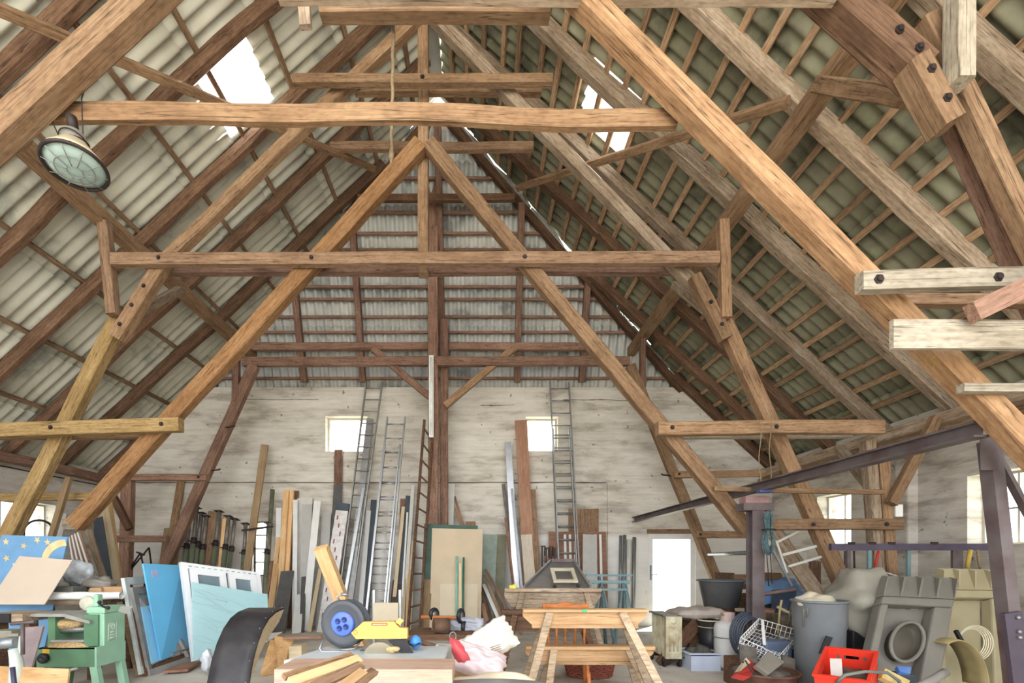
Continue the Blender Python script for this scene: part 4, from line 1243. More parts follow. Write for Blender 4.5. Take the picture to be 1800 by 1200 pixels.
part('hand_wheel', MB().lathe([(.0, 0), (.05, 0), (.055, -.03), (.045, -.045), (.02, -.04), (.0, -.03)], 20, Matrix.Translation(wc) @ Matrix.Rotation(-PI / 2, 4, 'X')).lathe([(.05, 0), (.05, .03), (.03, .035), (0, .03)], 20, Matrix.Translation(wc) @ Matrix.Rotation(PI / 2, 4, 'X')), BLACK, root)
part('sticker', MB().box((XP(75, y0), y0 - .003, ZP(1148, y0)), (XP(87, y0), y0, ZP(1140, y0))), plain('sticker_yellow', (222, 180, 62), .5), root)
part('crank_handle', MB().tube([P(98, 1185, 4.75), P(128, 1176, 4.85), P(140, 1174, 4.95)], .016, 10).ball(P(98, 1185, 4.75), .02), OFFW, root)
# maker's plate on the side: outlined box, spiral and three bars
mb = MB()
xs_ = xr + .0155
def sp(px, py):   # a point on the housing's right side, drawn at its depth
    Y = xs_ * F / (px - CX)
    return Vector((xs_, Y, ZP(py, Y)))
def side_tube(pts, r=.0028, closed=False):
    mb.tube([sp(*p) for p in pts], r, 5, closed)
side_tube([(191, 1096), (205, 1090), (204, 1122), (190, 1126)], .003, True)
side_tube([(198 + 1.4 * (1 + k * .16) * math.cos(k * .6), 1100 - 1.9 * (1 + k * .16) * math.sin(k * .6)) for k in range(17)])
side_tube([(194, 1111), (202, 1108)], .006); side_tube([(193, 1116), (203, 1114)], .004); side_tube([(193, 1121), (203, 1119)], .006)
part('maker_plate', mb, WHITE, root)

# neighbouring grey machine, OSB sheet and tin plank at the lower left
Y = 4.2
root = thing('grinding_machine', 'pale grey tool machine with pipes at the lower left corner', 'machine', P(20, 1262, Y))
root.location.z = 0; WM[root.name].translation.z = 0
PG = plain('pale_green_grey', (196, 204, 194), .5, 0, .12)
part('column', MB().tube([(XP(28, Y), Y, 0), P(30, 1165, Y), P(24, 1140, Y)], [.08, .05, .04], 12), PG, root)
part('arm', MB().hexa([P(27, 1168, Y), P(33, 1170, Y), P(33, 1170, Y + .05), P(27, 1168, Y + .05), P(33, 1116, Y), P(40, 1118, Y), P(42, 1118, Y + .05), P(34, 1116, Y + .05)]), PG, root, bevel=.008)
part('motor', MB().tube([P(-16, 1132, Y), P(30, 1128, Y)], .05, 14), GREYM, root)
part('pipe', MB().tube([P(20, 1096, Y), P(62, 1092, Y)], .017, 10).tube([P(40, 1096, Y), P(40, 1150, Y)], .016, 10), STEEL, root)
part('head', MB().box((XP(-14, Y), Y, ZP(1126, Y)), (XP(20, Y), Y + .12, ZP(1108, Y))).box((XP(12, Y), Y - .01, ZP(1118, Y)), (XP(34, Y), Y + .02, ZP(1113, Y))), plain('dusty_iron', (142, 138, 124), .6, .2), root)
part('foot', MB().lathe([(.0, 0), (.16, 0), (.16, .03), (.08, .06), (0, .06)], 20, Matrix.Translation((XP(28, Y), Y, 0))), IRON, root)
root = thing('plank_stack', 'grey toolbox slab with dark end at the left edge', 'box', P(-5, 1090, 4.9))
part('slab', MB().box((XP(-20, 4.9), 4.85, ZP(1092, 4.9)), (XP(48, 4.9), 5.2, ZP(1078, 4.9))), W_GREY, root)
part('dark_end', MB().box((XP(-20, 4.84), 4.83, ZP(1094, 4.84)), (XP(18, 4.84), 4.85, ZP(1078, 4.84))), BLACK, root)
part('underframe', MB().box((XP(-18, 4.9), 4.95, 0), (XP(-10, 4.9), 5.05, ZP(1092, 4.9))).box((XP(36, 4.9), 4.95, 0), (XP(44, 4.9), 5.05, ZP(1092, 4.9))), W_BROWN, root)
panel('orange chipboard sheet standing at the lower left corner', [(-10, 1170), (121, 1175), (112, 1262), (-20, 1262)], [4.2, 4.2, 4.1, 4.1], .02, W_OSB)
panel('pinkish metal-faced plank slanting at the lower left', [(44, 1102), (76, 1100), (52, 1185), (28, 1185)], [4.75, 4.75, 4.5, 4.5], .02, plain('pinkish_tin', (176, 160, 164), .35, .3, .12, 5))
solo('pole', MB().tube([P(22, 1172, 4.0), P(32, 1262, 4.0)], .018, 8), plain('navy_pole', (64, 62, 90), .4), 'dark blue pole in front of the orange chipboard', 'pole')

# old frames and blue panels
YF = 5.75
def fr(px, y0=5.7, y1=6.35):
    return quad(px, [y0, y1, y1, y0])
OLDFR = plain('grey_frame', (150, 148, 146), .6, 0, .15)
for i, (px, m_, lb) in enumerate(((((212, 1016), (262, 1013), (304, 1160), (243, 1186)), plain('white_frame', (206, 214, 214), .5), 'white-topped old frame, rearmost of the leaning stack'),
                               (((218, 1034), (262, 1030), (320, 1160), (250, 1189)), W_DARK, 'dark brown window frame in the middle of the leaning stack'),
                               (((226, 1033), (270, 1031), (334, 1164), (259, 1191)), OLDFR, 'weathered grey window frame, front one of the leaning stack'))):
    q = fr(px, 5.66 + .04 * i, 6.3 + .04 * i)
    root = thing('old_window_frame', lb, 'frame', q[3], 'old window frames leaning at the left')
    part('frame', ring_frame(q, .09, .04), m_, root)
    c_ = [q[0].lerp(q[2], .13), q[1].lerp(q[3], .13), q[2].lerp(q[0], .13), q[3].lerp(q[1], .13)]
    part('infill', quad_mb([v + Vector((.0, .03, 0)) for v in c_], .012), OLDFR if i else plain('frame_fill', (176, 190, 196), .5), root)
BLUE = plain('blue_film', (112, 194, 240), .35, 0, .04, 2)
BLUE2 = plain('blue_film_light', (144, 208, 242), .35, 0, .04, 2)
solo('brown_board', quad_mb(quad([(212, 1078), (226, 1080), (250, 1186), (238, 1190)], [5.9, 5.9, 5.72, 5.68]), .03), W_PLANK, 'dull board with two dark holes beside the planer', 'board')
q = fr(((252, 990), (320, 993), (333, 1141), (283, 1160)), 5.9, 6.5)
root = thing('blue_sheet', 'tall blue film-covered panel leaning beside the white window', 'panel', q[3])
part('sheet', quad_mb(q, .025), BLUE, root)
n_ = (q[1] - q[0]).cross(q[3] - q[0]).normalized()
part('sticker', flat_on([(266, 1002), (276, 1001), (277, 1013), (267, 1014)], q[0], n_), plain('sticker_lilac', (176, 180, 222), .5), root)
panel('narrow light blue film-covered board leaning on the tall blue panel', [(249, 1066), (264, 1064), (283, 1159), (268, 1166)], [5.84, 5.98, 5.95, 5.8], .02, BLUE2)
solo('handle_rail', MB().tube([P(301, 1152, 5.85), P(304, 1147, 5.9), P(331, 1140, 6.25)], .012, 8), GREYM, 'bent grey metal rail at the foot of the tall blue panel', 'rail')

# new white window with wrapped pane sheet
q = quad([(318, 987), (457, 1006), (470, 1128), (340, 1162)], [6.15, 7.0, 6.9, 6.02])
root = thing('pvc_window', 'new white two-pane window leaning in its printed film', 'window', q[3])
WF = plain('pvc_white', (236, 238, 240), .35, 0, .03)
part('frame', ring_frame(q, .075, .07), WF, root)
n_ = (q[1] - q[0]).cross(q[3] - q[0]).normalized()
def onq(u, v): return q[0].lerp(q[1], u).lerp(q[3].lerp(q[2], u), v)
for u0, u1 in ((.09, .52), (.56, .93)):
    s = [onq(u0, .05), onq(u1, .05), onq(u1, .95), onq(u0, .95)]
    sash = part('sash', ring_frame(s, .085, .05, -.015), WF, root)
    g_ = [onq(u0 + .06, .12), onq(u1 - .05, .12), onq(u1 - .05, .9), onq(u0 + .06, .9)]
    part('pane', quad_mb([v + Vector((0, .02, 0)) for v in g_], .01), plain('reflecting_pane', (122, 138, 146), .12, 0, .06, 3), sash)
mb = MB()
for i in range(12):
    u = .08 + i * .075
    a_, b_ = onq(u, .035), onq(u + .035, .035)
    mb.tube([a_ + n_ * -.003 if n_.y > 0 else a_ + n_ * .003, b_ + n_ * -.003 if n_.y > 0 else b_ + n_ * .003], .006, 5)
part('film_print', mb, plain('teal_print', (150, 190, 186), .5), root)
q2 = quad([(338, 1023), (470, 1044), (474, 1120), (341, 1161)], [6.02, 6.85, 6.78, 5.95])
root = thing('wrapped_sheet', 'pale turquoise board wrapped in crinkled plastic in front of the white window', 'panel', q2[3])
part('board', quad_mb(q2, .02), plain('turquoise_board', (166, 222, 230), .4, 0, .04, 2), root)
def wrap(u, v):
    p = q2[0].lerp(q2[1], u).lerp(q2[3].lerp(q2[2], u), v)
    k = noise.noise(Vector((u * 3 + v * 2, v * 14 - u * 5, 3)))
    return p + Vector((.2, -.9, .1)) * (.022 + .03 * abs(k))
m_, nt, b_ = base_mat('plastic_wrap')
b_.inputs['Base Color'].default_value = srgb(214, 236, 238); b_.inputs['Roughness'].default_value = .18; b_.inputs['Alpha'].default_value = .42
mb = MB().sheet(wrap, 26, 30)
for k in range(13):
    v0, u0 = R.uniform(.06, .8), R.choice((0, .02, .3))
    pts = [Vector(wrap(u0 + (.32 + .3 * R.random()) * i / 5, min(.98, v0 + (.16 + .1 * (k % 3)) * (i / 5) ** 1.3))) + Vector((.004, -.012, 0)) for i in range(6)]
    mb.tube(pts, [.001, .004, .005, .005, .003, .001], 5)
part('plastic_wrap', mb, m_, root)
part('loose_wrap', crease(lumpy(P(362, 1160, 5.75), .08, (.9, .7, 1.5), .6, 9), P(362, 1160, 5.75), .03, 5, 14), plain('wrap_white', (214, 220, 228), .25), root)
solo('floor_board', quad_mb(quad([(287, 1183), (330, 1180), (352, 1166), (325, 1167)], [5.78, 5.85, 6.3, 6.3]), .03), W_MAHOG, 'short thick board lying on the floor below the leaning window', 'board')

# curved ramp piece
xr_, xl_ = -2.06, -2.44
front = [(4.16, 0.0), (4.17, .16), (4.2, .32), (4.27, .5), (4.36, .65), (4.47, .77), (4.6, .855), (4.75, .9), (4.97, .92)]
back = [(4.83, .784), (4.69, .716), (4.53, .635), (4.41, .533), (4.3, .42), (4.22, .3), (4.19, .1), (4.18, 0)]
root = thing('curved_ramp', 'curved black-faced ramp segment with a plywood side', 'ramp', ((xl_ + xr_) / 2, 4.3, 0))
def rf(u, v):
    k = u * (len(front) - 1); i = min(int(k), len(front) - 2); f = k - i
    y = front[i][0] * (1 - f) + front[i + 1][0] * f; z = front[i][1] * (1 - f) + front[i + 1][1] * f
    return (xl_ + (xr_ - xl_) * v, y, z)
part('black_face', MB().sheet(rf, 32, 4, -.012), plain('film_black', (46, 44, 48), .5, 0, .2, 5, dirt=(66, 64, 66)), root)
Ms = Matrix(((0, 0, 1, xr_ - .022), (1, 0, 0, 0), (0, 1, 0, 0), (0, 0, 0, 1)))
part('plywood_side', MB().prism([(y + .006, z) for y, z in front] + back, .022, Ms), W_PLY, root)
part('plywood_side', MB().prism([(y + .006, z) for y, z in front] + back, .022, Matrix.Translation((xl_ - xr_ + .02, 0, 0)) @ Ms), W_PLY, root)
mb = MB()
for k in range(9):
    i = min(k, len(front) - 1)
    mb.ball((xr_ - .03, front[i][0] - .002, front[i][1] + .002), .006, 6, 4)
part('screw_heads', mb, ALU, root)
# boards beside the ramp
panel('square chipboard piece leaning beside the curved ramp', [(476, 1124), (512, 1128), (495, 1182), (457, 1188)], [5.75, 5.9, 5.9, 5.7], .02, W_OSB)
panel('second chipboard piece crossing the first beside the ramp', [(482, 1116), (516, 1124), (506, 1185), (492, 1186)], [5.66, 5.8, 5.8, 5.68], .02, W_OSB)
panel('pale block standing between chipboard and table saw', [(508, 1136), (530, 1134), (530, 1204), (508, 1204)], [5.3, 5.3, 5.3, 5.3], .15, W_PLY)
panel('small grey-blue tile on top of the chipboard pieces', [(477, 1112), (497, 1110), (476, 1124), (470, 1126)], [5.7, 5.8, 5.6, 5.55], .01, GREYW)
solo('cross_batten', MB().bar(P(498, 1121, 5.7), P(566, 1119, 5.7), .03, .03), W_MAHOG, 'thin reddish batten lying across behind the cable reel', 'batten')

# ================================================================== middle: table saw and bench
zt = .85
sx0, sx1 = XP(505, 2.72), XP(791, 2.72)
root = thing('table_saw', 'grey table saw with yellow blade guard', 'saw', ((sx0 + sx1) / 2, 2.85, 0))
part('table', MB().hexa([(sx0 + .0, 2.67, zt - .03), (XP(780, 2.67), 2.67, zt - .03), (XP(780, 2.67), 3.12, zt - .03), (sx0 + .12, 3.12, zt - .03), (sx0, 2.67, zt), (XP(780, 2.67), 2.67, zt), (XP(780, 2.67), 3.12, zt), (sx0 + .12, 3.12, zt)]), plain('saw_table', (196, 202, 204), .45, 0, .08, 5), root, bevel=.004)
part('cabinet', MB().box((sx0 + .12, 2.75, 0), (XP(770, 2.75), 3.08, zt - .03)), plain('saw_cabinet', (120, 126, 124), .5), root)
bc = Vector((XP(667, 2.86), 2.86, zt - .03))
part('blade', MB().lathe([(0, -.0015), (.1, -.0015), (.1, .0015), (0, .0015)], 48, Matrix.Translation(bc) @ Matrix.Rotation(PI / 2, 4, 'X'), smooth=False), plain('blade_steel', (172, 166, 146), .3, .9), root)
part('splitter', MB().hexa([P(681, 1124, 2.86), P(713, 1122, 2.86), P(713, 1122, 2.865), P(681, 1124, 2.865), P(704, 1147, 2.86), P(727, 1147, 2.86), P(727, 1147, 2.865), P(704, 1147, 2.865)]), BLACK, root)
out = [(617, 1112), (638, 1093), (692, 1092), (702, 1103), (716, 1104), (716, 1122), (626, 1123)]
gy = 2.84
g = part('blade_guard', MB().prism([(XP(a, gy), ZP(b, gy)) for a, b in out], .05, Matrix(((1, 0, 0, 0), (0, 0, 1, gy), (0, 1, 0, 0), (0, 0, 0, 1)))), plain('guard_yellow', (222, 176, 92), .4, 0, .04), root)
part('spout', MB().hexa([P(695, 1094, gy), P(703, 1098, gy), P(703, 1098, gy + .04), P(695, 1094, gy + .04), P(702, 1085, gy), P(710, 1090, gy), P(710, 1090, gy + .04), P(702, 1085, gy + .04)]), MATS['guard_yellow'], g)
part('warning_strip', MB().box((XP(653, gy), gy - .002, ZP(1099, gy)), (XP(681, gy), gy, ZP(1094.5, gy))), plain('label_red', (206, 58, 44), .4), g)
mb = MB()
for i in range(10):
    mb.box((XP(655 + 2.5 * i, gy), gy - .003, ZP(1097.6, gy)), (XP(656.6 + 2.5 * i, gy), gy - .001, ZP(1096, gy)))
part('warning_text', mb, plain('text_cream', (240, 214, 190), .5), g)
mb = MB()
for px, py in ((634, 1105), (695, 1105)):
    mb.lathe([(0, -.004), (.006, -.004), (.006, 0)], 10, Matrix.Translation(P(px, py, gy)) @ Matrix.Rotation(PI / 2, 4, 'X'))
mb.tube([P(625 + 3.2 * math.cos(k * .52), 1111 + 3.6 * math.sin(k * .52), gy - .001) for k in range(12)], .0015, 5, closed=True)
part('guard_screws', mb, plain('dull_screw', (150, 120, 60), .5), g)
part('riving_shavings', crease(MB().ball(P(690, 1141, 2.85), .03, 14, 8, (1.4, .6, .6)), P(690, 1141, 2.85), .012, 3, 40), SHAV, root)['kind'] = 'stuff'
tag(timber('work_board', 'thick reddish-edged board lying along the front of the table saw', (XP(482, 2.42), 2.42, zt + .006), (XP(795, 2.42), 2.42, zt + .006), .27, .085, wood('pale_red_wood', (190, 150, 126), (216, 182, 160), (230, 204, 186), crack=.2), 'board', up=(0, 0, 1), wob=.002, cham=.02), None, None)
bpy.data.objects['work_board'].matrix_basis.translation.y += .135
for x in (XP(505, 2.45), XP(770, 2.45)):
    pass
root = thing('roller_stand', 'low stand carrying the board in front of the table saw', 'stand', (XP(640, 2.5), 2.52, 0))
part('bar', MB().box((XP(520, 2.5), 2.47, zt - .15), (XP(760, 2.5), 2.57, zt - .082)), W_TAN, root)
for px in (535, 740):
    part('leg', MB().box((XP(px, 2.5) - .03, 2.48, 0), (XP(px, 2.5) + .03, 2.56, zt - .15)), W_TAN, root)

# cable reel
rc = P(603, 1096, 3.0)
root = thing('cable_reel', 'black cable reel with blue socket disc standing on the table saw', 'reel', (rc.x, rc.y, zt))
Mr_ = Matrix.Translation(rc) @ Matrix.Rotation(math.radians(-12), 4, 'Z') @ Matrix.Rotation(PI / 2, 4, 'X')
part('drum', MB().lathe([(.0, -.09), (.145, -.09), (.152, -.085), (.152, -.075), (.1, -.07), (.1, -.02), (.152, -.015), (.155, .0), (.148, .012), (.12, .006), (.09, .0), (.0, .0)], 48, Mr_), plain('rubber_black', (72, 76, 82), .4, 0, .08), root)
part('socket_disc', MB().lathe([(.078, -.002), (.078, .012), (.07, .016), (.0, .016)], 40, Mr_), plain('socket_blue', (84, 116, 214), .4, 0, .03), root)
for i in range(4):
    a = PI / 4 + i * PI / 2 + .25
    Ms_ = Mr_ @ Matrix.Translation((.033 * math.cos(a), .033 * math.sin(a), .016))
    so = part('socket', MB().lathe([(.019, 0), (.019, .004), (.016, .004), (.015, .001), (.0, .001)], 20, Ms_), plain('socket_dark', (42, 62, 130), .4), root)
    part('pin_hole', MB().lathe([(0, .0012), (.003, .0012), (.003, .003), (0, .003)], 8, Ms_ @ Matrix.Translation((.006, 0, 0))).lathe([(0, .0012), (.003, .0012), (.003, .003), (0, .003)], 8, Ms_ @ Matrix.Translation((-.006, 0, 0))), BLACK, so)
part('power_mark', MB().tube([Mr_ @ Vector((.052 + .006 * math.cos(k * PI / 6), .05 + .006 * math.sin(k * PI / 6), .017)) for k in range(12)], .0015, 5, closed=True), plain('mark_red', (226, 96, 120), .4), root)
part('stand', MB().tube([P(568, 1124, 2.96), P(562, 1140, 2.94), P(566, 1145, 2.93), P(625, 1146, 2.93), P(640, 1142, 2.95)], .008, 8).tube([P(632, 1130, 3.0), P(622, 1140, 2.97), P(596, 1142, 2.95)], .005, 6).tube([P(598, 1056, 3.1), P(592, 1048, 3.1), P(604, 1044, 3.1), P(612, 1046, 3.1)], .007, 8), ALU, root)
part('grip', MB().tube([P(600, 1044, 3.1), P(611, 1045, 3.1)], .011, 8), GREYM, root)

# pine beam leaning at the reel
timber('pine_beam', 'reddish sawn pine beam leaning left behind the cable reel', P(562, 966, 3.4), P(562, 966, 3.4) + (P(601, 1064, 3.6) - P(562, 966, 3.4)) * 3.48, .095, .09, W_PINE, 'beam', wob=.001, cham=.03)
# planks in a bundle
for i, (a, b, yt, m_, lb) in enumerate((((620, 1148), (500, 1206), 2.3, W_TAN, 'uppermost narrow board of the bundle in front of the saw'), ((633, 1155), (512, 1214), 2.24, W_BEECH, 'second board of the bundle in front of the saw'),
        ((636, 1166), (540, 1214), 2.2, W_LATH, 'third board of the bundle in front of the saw'), ((640, 1177), (575, 1214), 2.16, W_BEECH, 'fourth board of the bundle in front of the saw'),
        ((659, 1176), (600, 1214), 2.22, W_TAN, 'shortest outer board of the bundle in front of the saw'))):
    A, B = P(*a, yt), P(*b, yt - .32)
    B.z = A.z - .03
    B = A + (B - A)
    timber('bundle_board', lb, A, B, .045 if i else .03, .02, m_, 'board', 'boards bundled in front of the saw', wob=.0, cham=.02, up=(.3, -.6, .75))

# tool bench behind the saw
zb_ = .76
root = thing('tool_bench', 'low dark bench crowded with tools behind the table saw', 'bench', (XP(780, 4.3), 4.3, 0))
part('top', MB().box((XP(715, 4.2), 4.15, zb_ - .05), (XP(836, 4.2), 4.6, zb_)), W_DARK, root)
for px in (722, 828):
    for y in (4.2, 4.52):
        part('leg', MB().box((XP(px, 4.2) - .03, y, 0), (XP(px, 4.2) + .03, y + .06, zb_ - .05)), W_DARK, root)
root = thing('hand_winch', 'rusty brown hand tool with wound drum on the tool bench', 'tool', (XP(772, 4.2), 4.25, zb_))
RUST = plain('rusty_brown', (112, 84, 66), .75, .1, .25, 12)
part('drum', MB().tube([(XP(762, 4.2), 4.22, zb_ + .07), (XP(788, 4.2), 4.26, zb_ + .07)], .07, 16), RUST, root)
part('body', MB().box((XP(766, 4.2), 4.2, zb_), (XP(790, 4.2), 4.36, zb_ + .12)), IRON, root, bevel=.01)
root = thing('tee_handle', 'orange-brown wooden bar handle on two uprights behind the saw', 'handle', (XP(775, 4.4), 4.42, zb_))
part('bar', MB().tube([P(740, 1084, 4.42), P(806, 1085, 4.42)], .017, 10), W_VARN, root)
for px in (762, 779):
    part('upright', MB().tube([P(px, 1085, 4.42), Vector((XP(px - 1, 4.42), 4.42, zb_))], .014, 8), W_BEECH, root)
for i, (px, py, r_, lb) in enumerate(((810, 1082, .055, 'black rubber wheel standing on the tool bench'), (816, 1102, .05, 'small black castor wheel in a metal fork'), (866, 1100, .05, 'dusty wheel beside the white sack, facing the camera'), (763, 1079, .045, 'dark wheel behind the wooden bar handle'))):
    c = P(px, py, 4.45)
    root = thing('wheel', lb, 'wheel', c)
    ang = (1.2, 1.35, .2, .9)[i]
    Mw = Matrix.Translation(c) @ Matrix.Rotation(ang, 4, 'Z') @ Matrix.Rotation(PI / 2, 4, 'X')
    part('tyre', MB().tube([Mw @ Vector((r_ * math.cos(k * PI / 12), r_ * math.sin(k * PI / 12), 0)) for k in range(24)], .02, 10, closed=True), BLACK, root)
    part('hub', MB().lathe([(0, -.015), (r_ - .01, -.012), (r_ - .01, .012), (0, .015)], 20, Mw), ALU_DULL if i != 2 else plain('dusty_hub', (150, 142, 130), .6), root)
    part('fork', MB().bar(c, Vector((c.x, c.y + .03, zb_ if i != 2 else 0)), .025, .012), GREYM, root)
solo('plastic_sack', pillow(P(818, 1101, 4.5), .36, .2, .16, Matrix.Rotation(.1, 3, 'Y') @ Matrix.Rotation(-.3, 3, 'X'), 13), plain('grey_film', (170, 172, 182), .3, 0, .1), 'grey crumpled plastic sack on the tool bench', 'sack')
root = thing('blue_mask', 'bright blue plastic tool cover lying at the saw end', 'tool', P(730, 1141, 2.95))
part('shell', MB().ball(P(730, 1128, 2.95), .042, 18, 12, (.95, .9, 1.0), .2, 4), plain('bright_blue', (70, 140, 224), .35, 0, .05), root)
part('band', MB().tube([P(718, 1131, 2.9), P(728, 1135, 2.88), P(739, 1130, 2.9)], .006, 6), BLACK, root)
panel('dull grey metal plate standing at the right end of the saw', [(770, 1130), (793, 1131), (794, 1158), (772, 1158)], [3.16, 3.16, 3.16, 3.16], .02, plain('dull_plate', (144, 140, 130), .5, .2))
root = thing('screw_box', 'grey tool grip with wooden handle beside the metal plate', 'tool', P(755, 1140, 3.2))
part('grip', MB().tube([P(738, 1128, 3.2), P(765, 1136, 3.2)], .018, 10), W_DARK, root)
part('coil', MB().tube([P(796 + 6 * math.cos(k), 1118 + 8 * math.sin(k), 3.6 + .005 * k) for k in range(20)], .004, 6), GREYM, root)
# white perforated plate and aluminium trolley
root = thing('perforated_plate', 'beige plate with six holes held between two aluminium uprights', 'plate', (XP(680, 6.5), 6.5, 0))
part('plate', MB().box((XP(656, 6.5), 6.5, ZP(1093, 6.5)), (XP(700, 6.5), 6.53, ZP(1059, 6.5))), BEIGE2, root, bevel=.006)
mb = MB()
for px in (667, 688):
    for py in (1071, 1079, 1087):
        mb.lathe([(0, -.003), (.011, -.003), (.011, .001)], 10, Matrix.Translation(P(px, py, 6.5)) @ Matrix.Rotation(PI / 2, 4, 'X'))
part('holes', mb, BLACK, root)
for px in (657, 703):
    part('upright', MB().box((XP(px - 3, 6.55), 6.54, 0), (XP(px + 3, 6.55), 6.6, ZP(1036, 6.55))), ALU, root, bevel=.01)

# sacks
solo('cardboard_box', MB().box((XP(790, 3.3), 3.25, 0), (XP(905, 3.3), 3.85, .5)), CARD, 'low cardboard box carrying the sacks beside the saw', 'box', bevel=.01)
def sack(u, v): pass
c = P(838, 1163, 3.45)
root = thing('sack', 'pinkish plastic sack with a red printed edge beside the saw', 'sack', (c.x, c.y, .5))
part('body', pillow(c, .42, .24, .2, Matrix.Rotation(.33, 3, 'Y') @ Matrix.Rotation(-.5, 3, 'X'), 3), plain('pink_sack', (222, 202, 204), .35, 0, .06), root)
c2 = P(806, 1144, 3.36)
b2 = lumpy(c2, .09, (.55, .6, 1.2), .3, 22)
M3 = Matrix.Rotation(-.6, 3, 'Y'); b2.v = [c2 + M3 @ (v - c2) for v in b2.v]
part('red_corner', crease(b2, c2, .012, 8, 12), plain('red_sack', (214, 84, 92), .4), root)
c = P(858, 1130, 3.9)
root = thing('sack', 'white paper sack with orange band leaning against the grey trestle', 'sack', (c.x, c.y, .5))
part('body', pillow(c, .46, .3, .2, Matrix.Rotation(-.55, 3, 'Y') @ Matrix.Rotation(-.45, 3, 'X'), 8), plain('paper_sack', (228, 224, 212), .6, 0, .08, 8), root)
mb = MB()
for r_, x in ((0, 878),):
    mb.sheet(lambda u, v: P(866 + 20 * u, 1157 - 8 * u + 6 * v, 3.74 + .02 * u), 6, 2, .004)
part('orange_band', mb, plain('orange_print', (238, 116, 44), .5), root)
mb = MB()
for i in range(5):
    mb.tube([P(862 + i, 1138 + 3.4 * i, 3.745), P(880 + i * .5, 1132 + 3.6 * i, 3.74)], .003, 5)
part('printed_lines', mb, plain('brown_print', (150, 120, 96), .6), root)
c = P(866, 1200, 2.9)
solo('sack', crease(lumpy(c, .17, (1.45, .7, .4), .4, 25, 24, 12), c, .015, 10, 9), plain('cream_sack', (226, 210, 184), .6, 0, .06), 'flat cream sack at the bottom edge right of the saw', 'sack')
solo('grey_tray', MB().lathe([(.24, 0), (.27, .02), (.26, .03), (.0, .03)], 32, Matrix.Translation(P(865, 1212, 2.6)), sx=1.2, sy=.5), plain('slate_tray', (150, 162, 168), .35, .2), 'grey rounded tray at the bottom edge below the cream sack', 'tray')

# ================================================================== trestles
W_SAW = wood('sawhorse_pine', (160, 124, 88), (190, 154, 114), (208, 176, 138), crack=.3)
W_LEG = wood('sawhorse_leg', (146, 124, 100), (182, 160, 134), (206, 188, 164), crack=.4)
def trestle(label, pl, pr, pt, Y, top_px, apron_px, m_top, m_leg, feet, cut=.06, group=None):
    """feet: list of (top px, foot px) for the legs"""
    zt = ZP(pt, Y); x0, x1 = XP(pl, Y), XP(pr, Y)
    t_, a_ = top_px * Y / F, apron_px * Y / F
    root = thing('trestle', label, 'trestle', ((x0 + x1) / 2, Y + .06, 0), group)
    M_ = Matrix.Translation((x0, Y, 0))
    part('top_plank', MB().box((x0, Y, zt - t_), (x1, Y + .14, zt)), m_top, root, bevel=.003)
    c = cut * 2
    poly = [(x0, zt - t_), (x1, zt - t_), (x1, zt - t_ - a_ * .35), (x1 - c * .7, zt - t_ - a_), (x0 + c * .7, zt - t_ - a_), (x0, zt - t_ - a_ * .35)]
    My = Matrix(((1, 0, 0, 0), (0, 0, 1, Y + .05), (0, 1, 0, 0), (0, 0, 0, 1)))
    part('apron', MB().prism(poly, .03, My), m_top, root)
    part('bottom_rail', MB().box((x0 + c * .7, Y + .03, zt - t_ - a_ - .03), (x1 - c * .7, Y + .11, zt - t_ - a_)), m_top, root)
    for k, (p, f) in enumerate(feet):
        fy = Y + .045
        xa = XP(p, fy)
        pf = CY + H * F / (fy - .2)
        lb = Vector((XP(p, fy) + (XP(f, fy) - XP(p, fy)), fy - .22, 0))
        part('leg', MB().bar((xa, fy - .012, zt - t_ - .003), lb, .07, .024, (0, -1, 0)), m_leg, root)
        part('leg', MB().bar((xa, fy + .065, zt - t_ - .003), lb + Vector((0, .5, 0)), .07, .024, (0, 1, 0)), m_leg, root)
    return root
trestle('pale sawhorse nearest to the camera with a shaped apron', 920, 1140, 1071, 4.35, 5, 23, W_SAW, W_LEG, ((966, 912), (1093, 1172)))
trestle('low pale sawhorse seen under the nearest one', 925, 1152, 1136, 4.75, 6, 22, W_SAW, W_LEG, ((973, 955), (1104, 1138)))
trestle('grey weathered sawhorse carrying the aluminium ladder', 887, 1058, 1034, 6.3, 6, 24, W_GREY, W_GREY, ((918, 884), (1030, 1060)))
trestle('low dark grey sawhorse half hidden behind the weathered one', 882, 1050, 1072, 6.0, 8, 26, W_BROWN, W_BROWN, ((905, 880), (1020, 1050)))
# yellow sponge bits, green tape
solo('yellow_rag', crease(lumpy(P(902, 1031, 6.35), .04, (1.2, .8, .7), .4, 30), P(902, 1031, 6.35), .012, 3, 25), plain('lemon', (232, 226, 92), .6), 'lemon-yellow rag on the left end of the weathered sawhorse', 'rag')
solo('tape_strip', MB().box((XP(1024, 4.34), 4.343, ZP(1075.5, 4.34)), (XP(1032, 4.34), 4.351, ZP(1071, 4.34))), plain('tape_green', (60, 190, 120), .5), 'small green tape mark on the nearest sawhorse', 'tape')
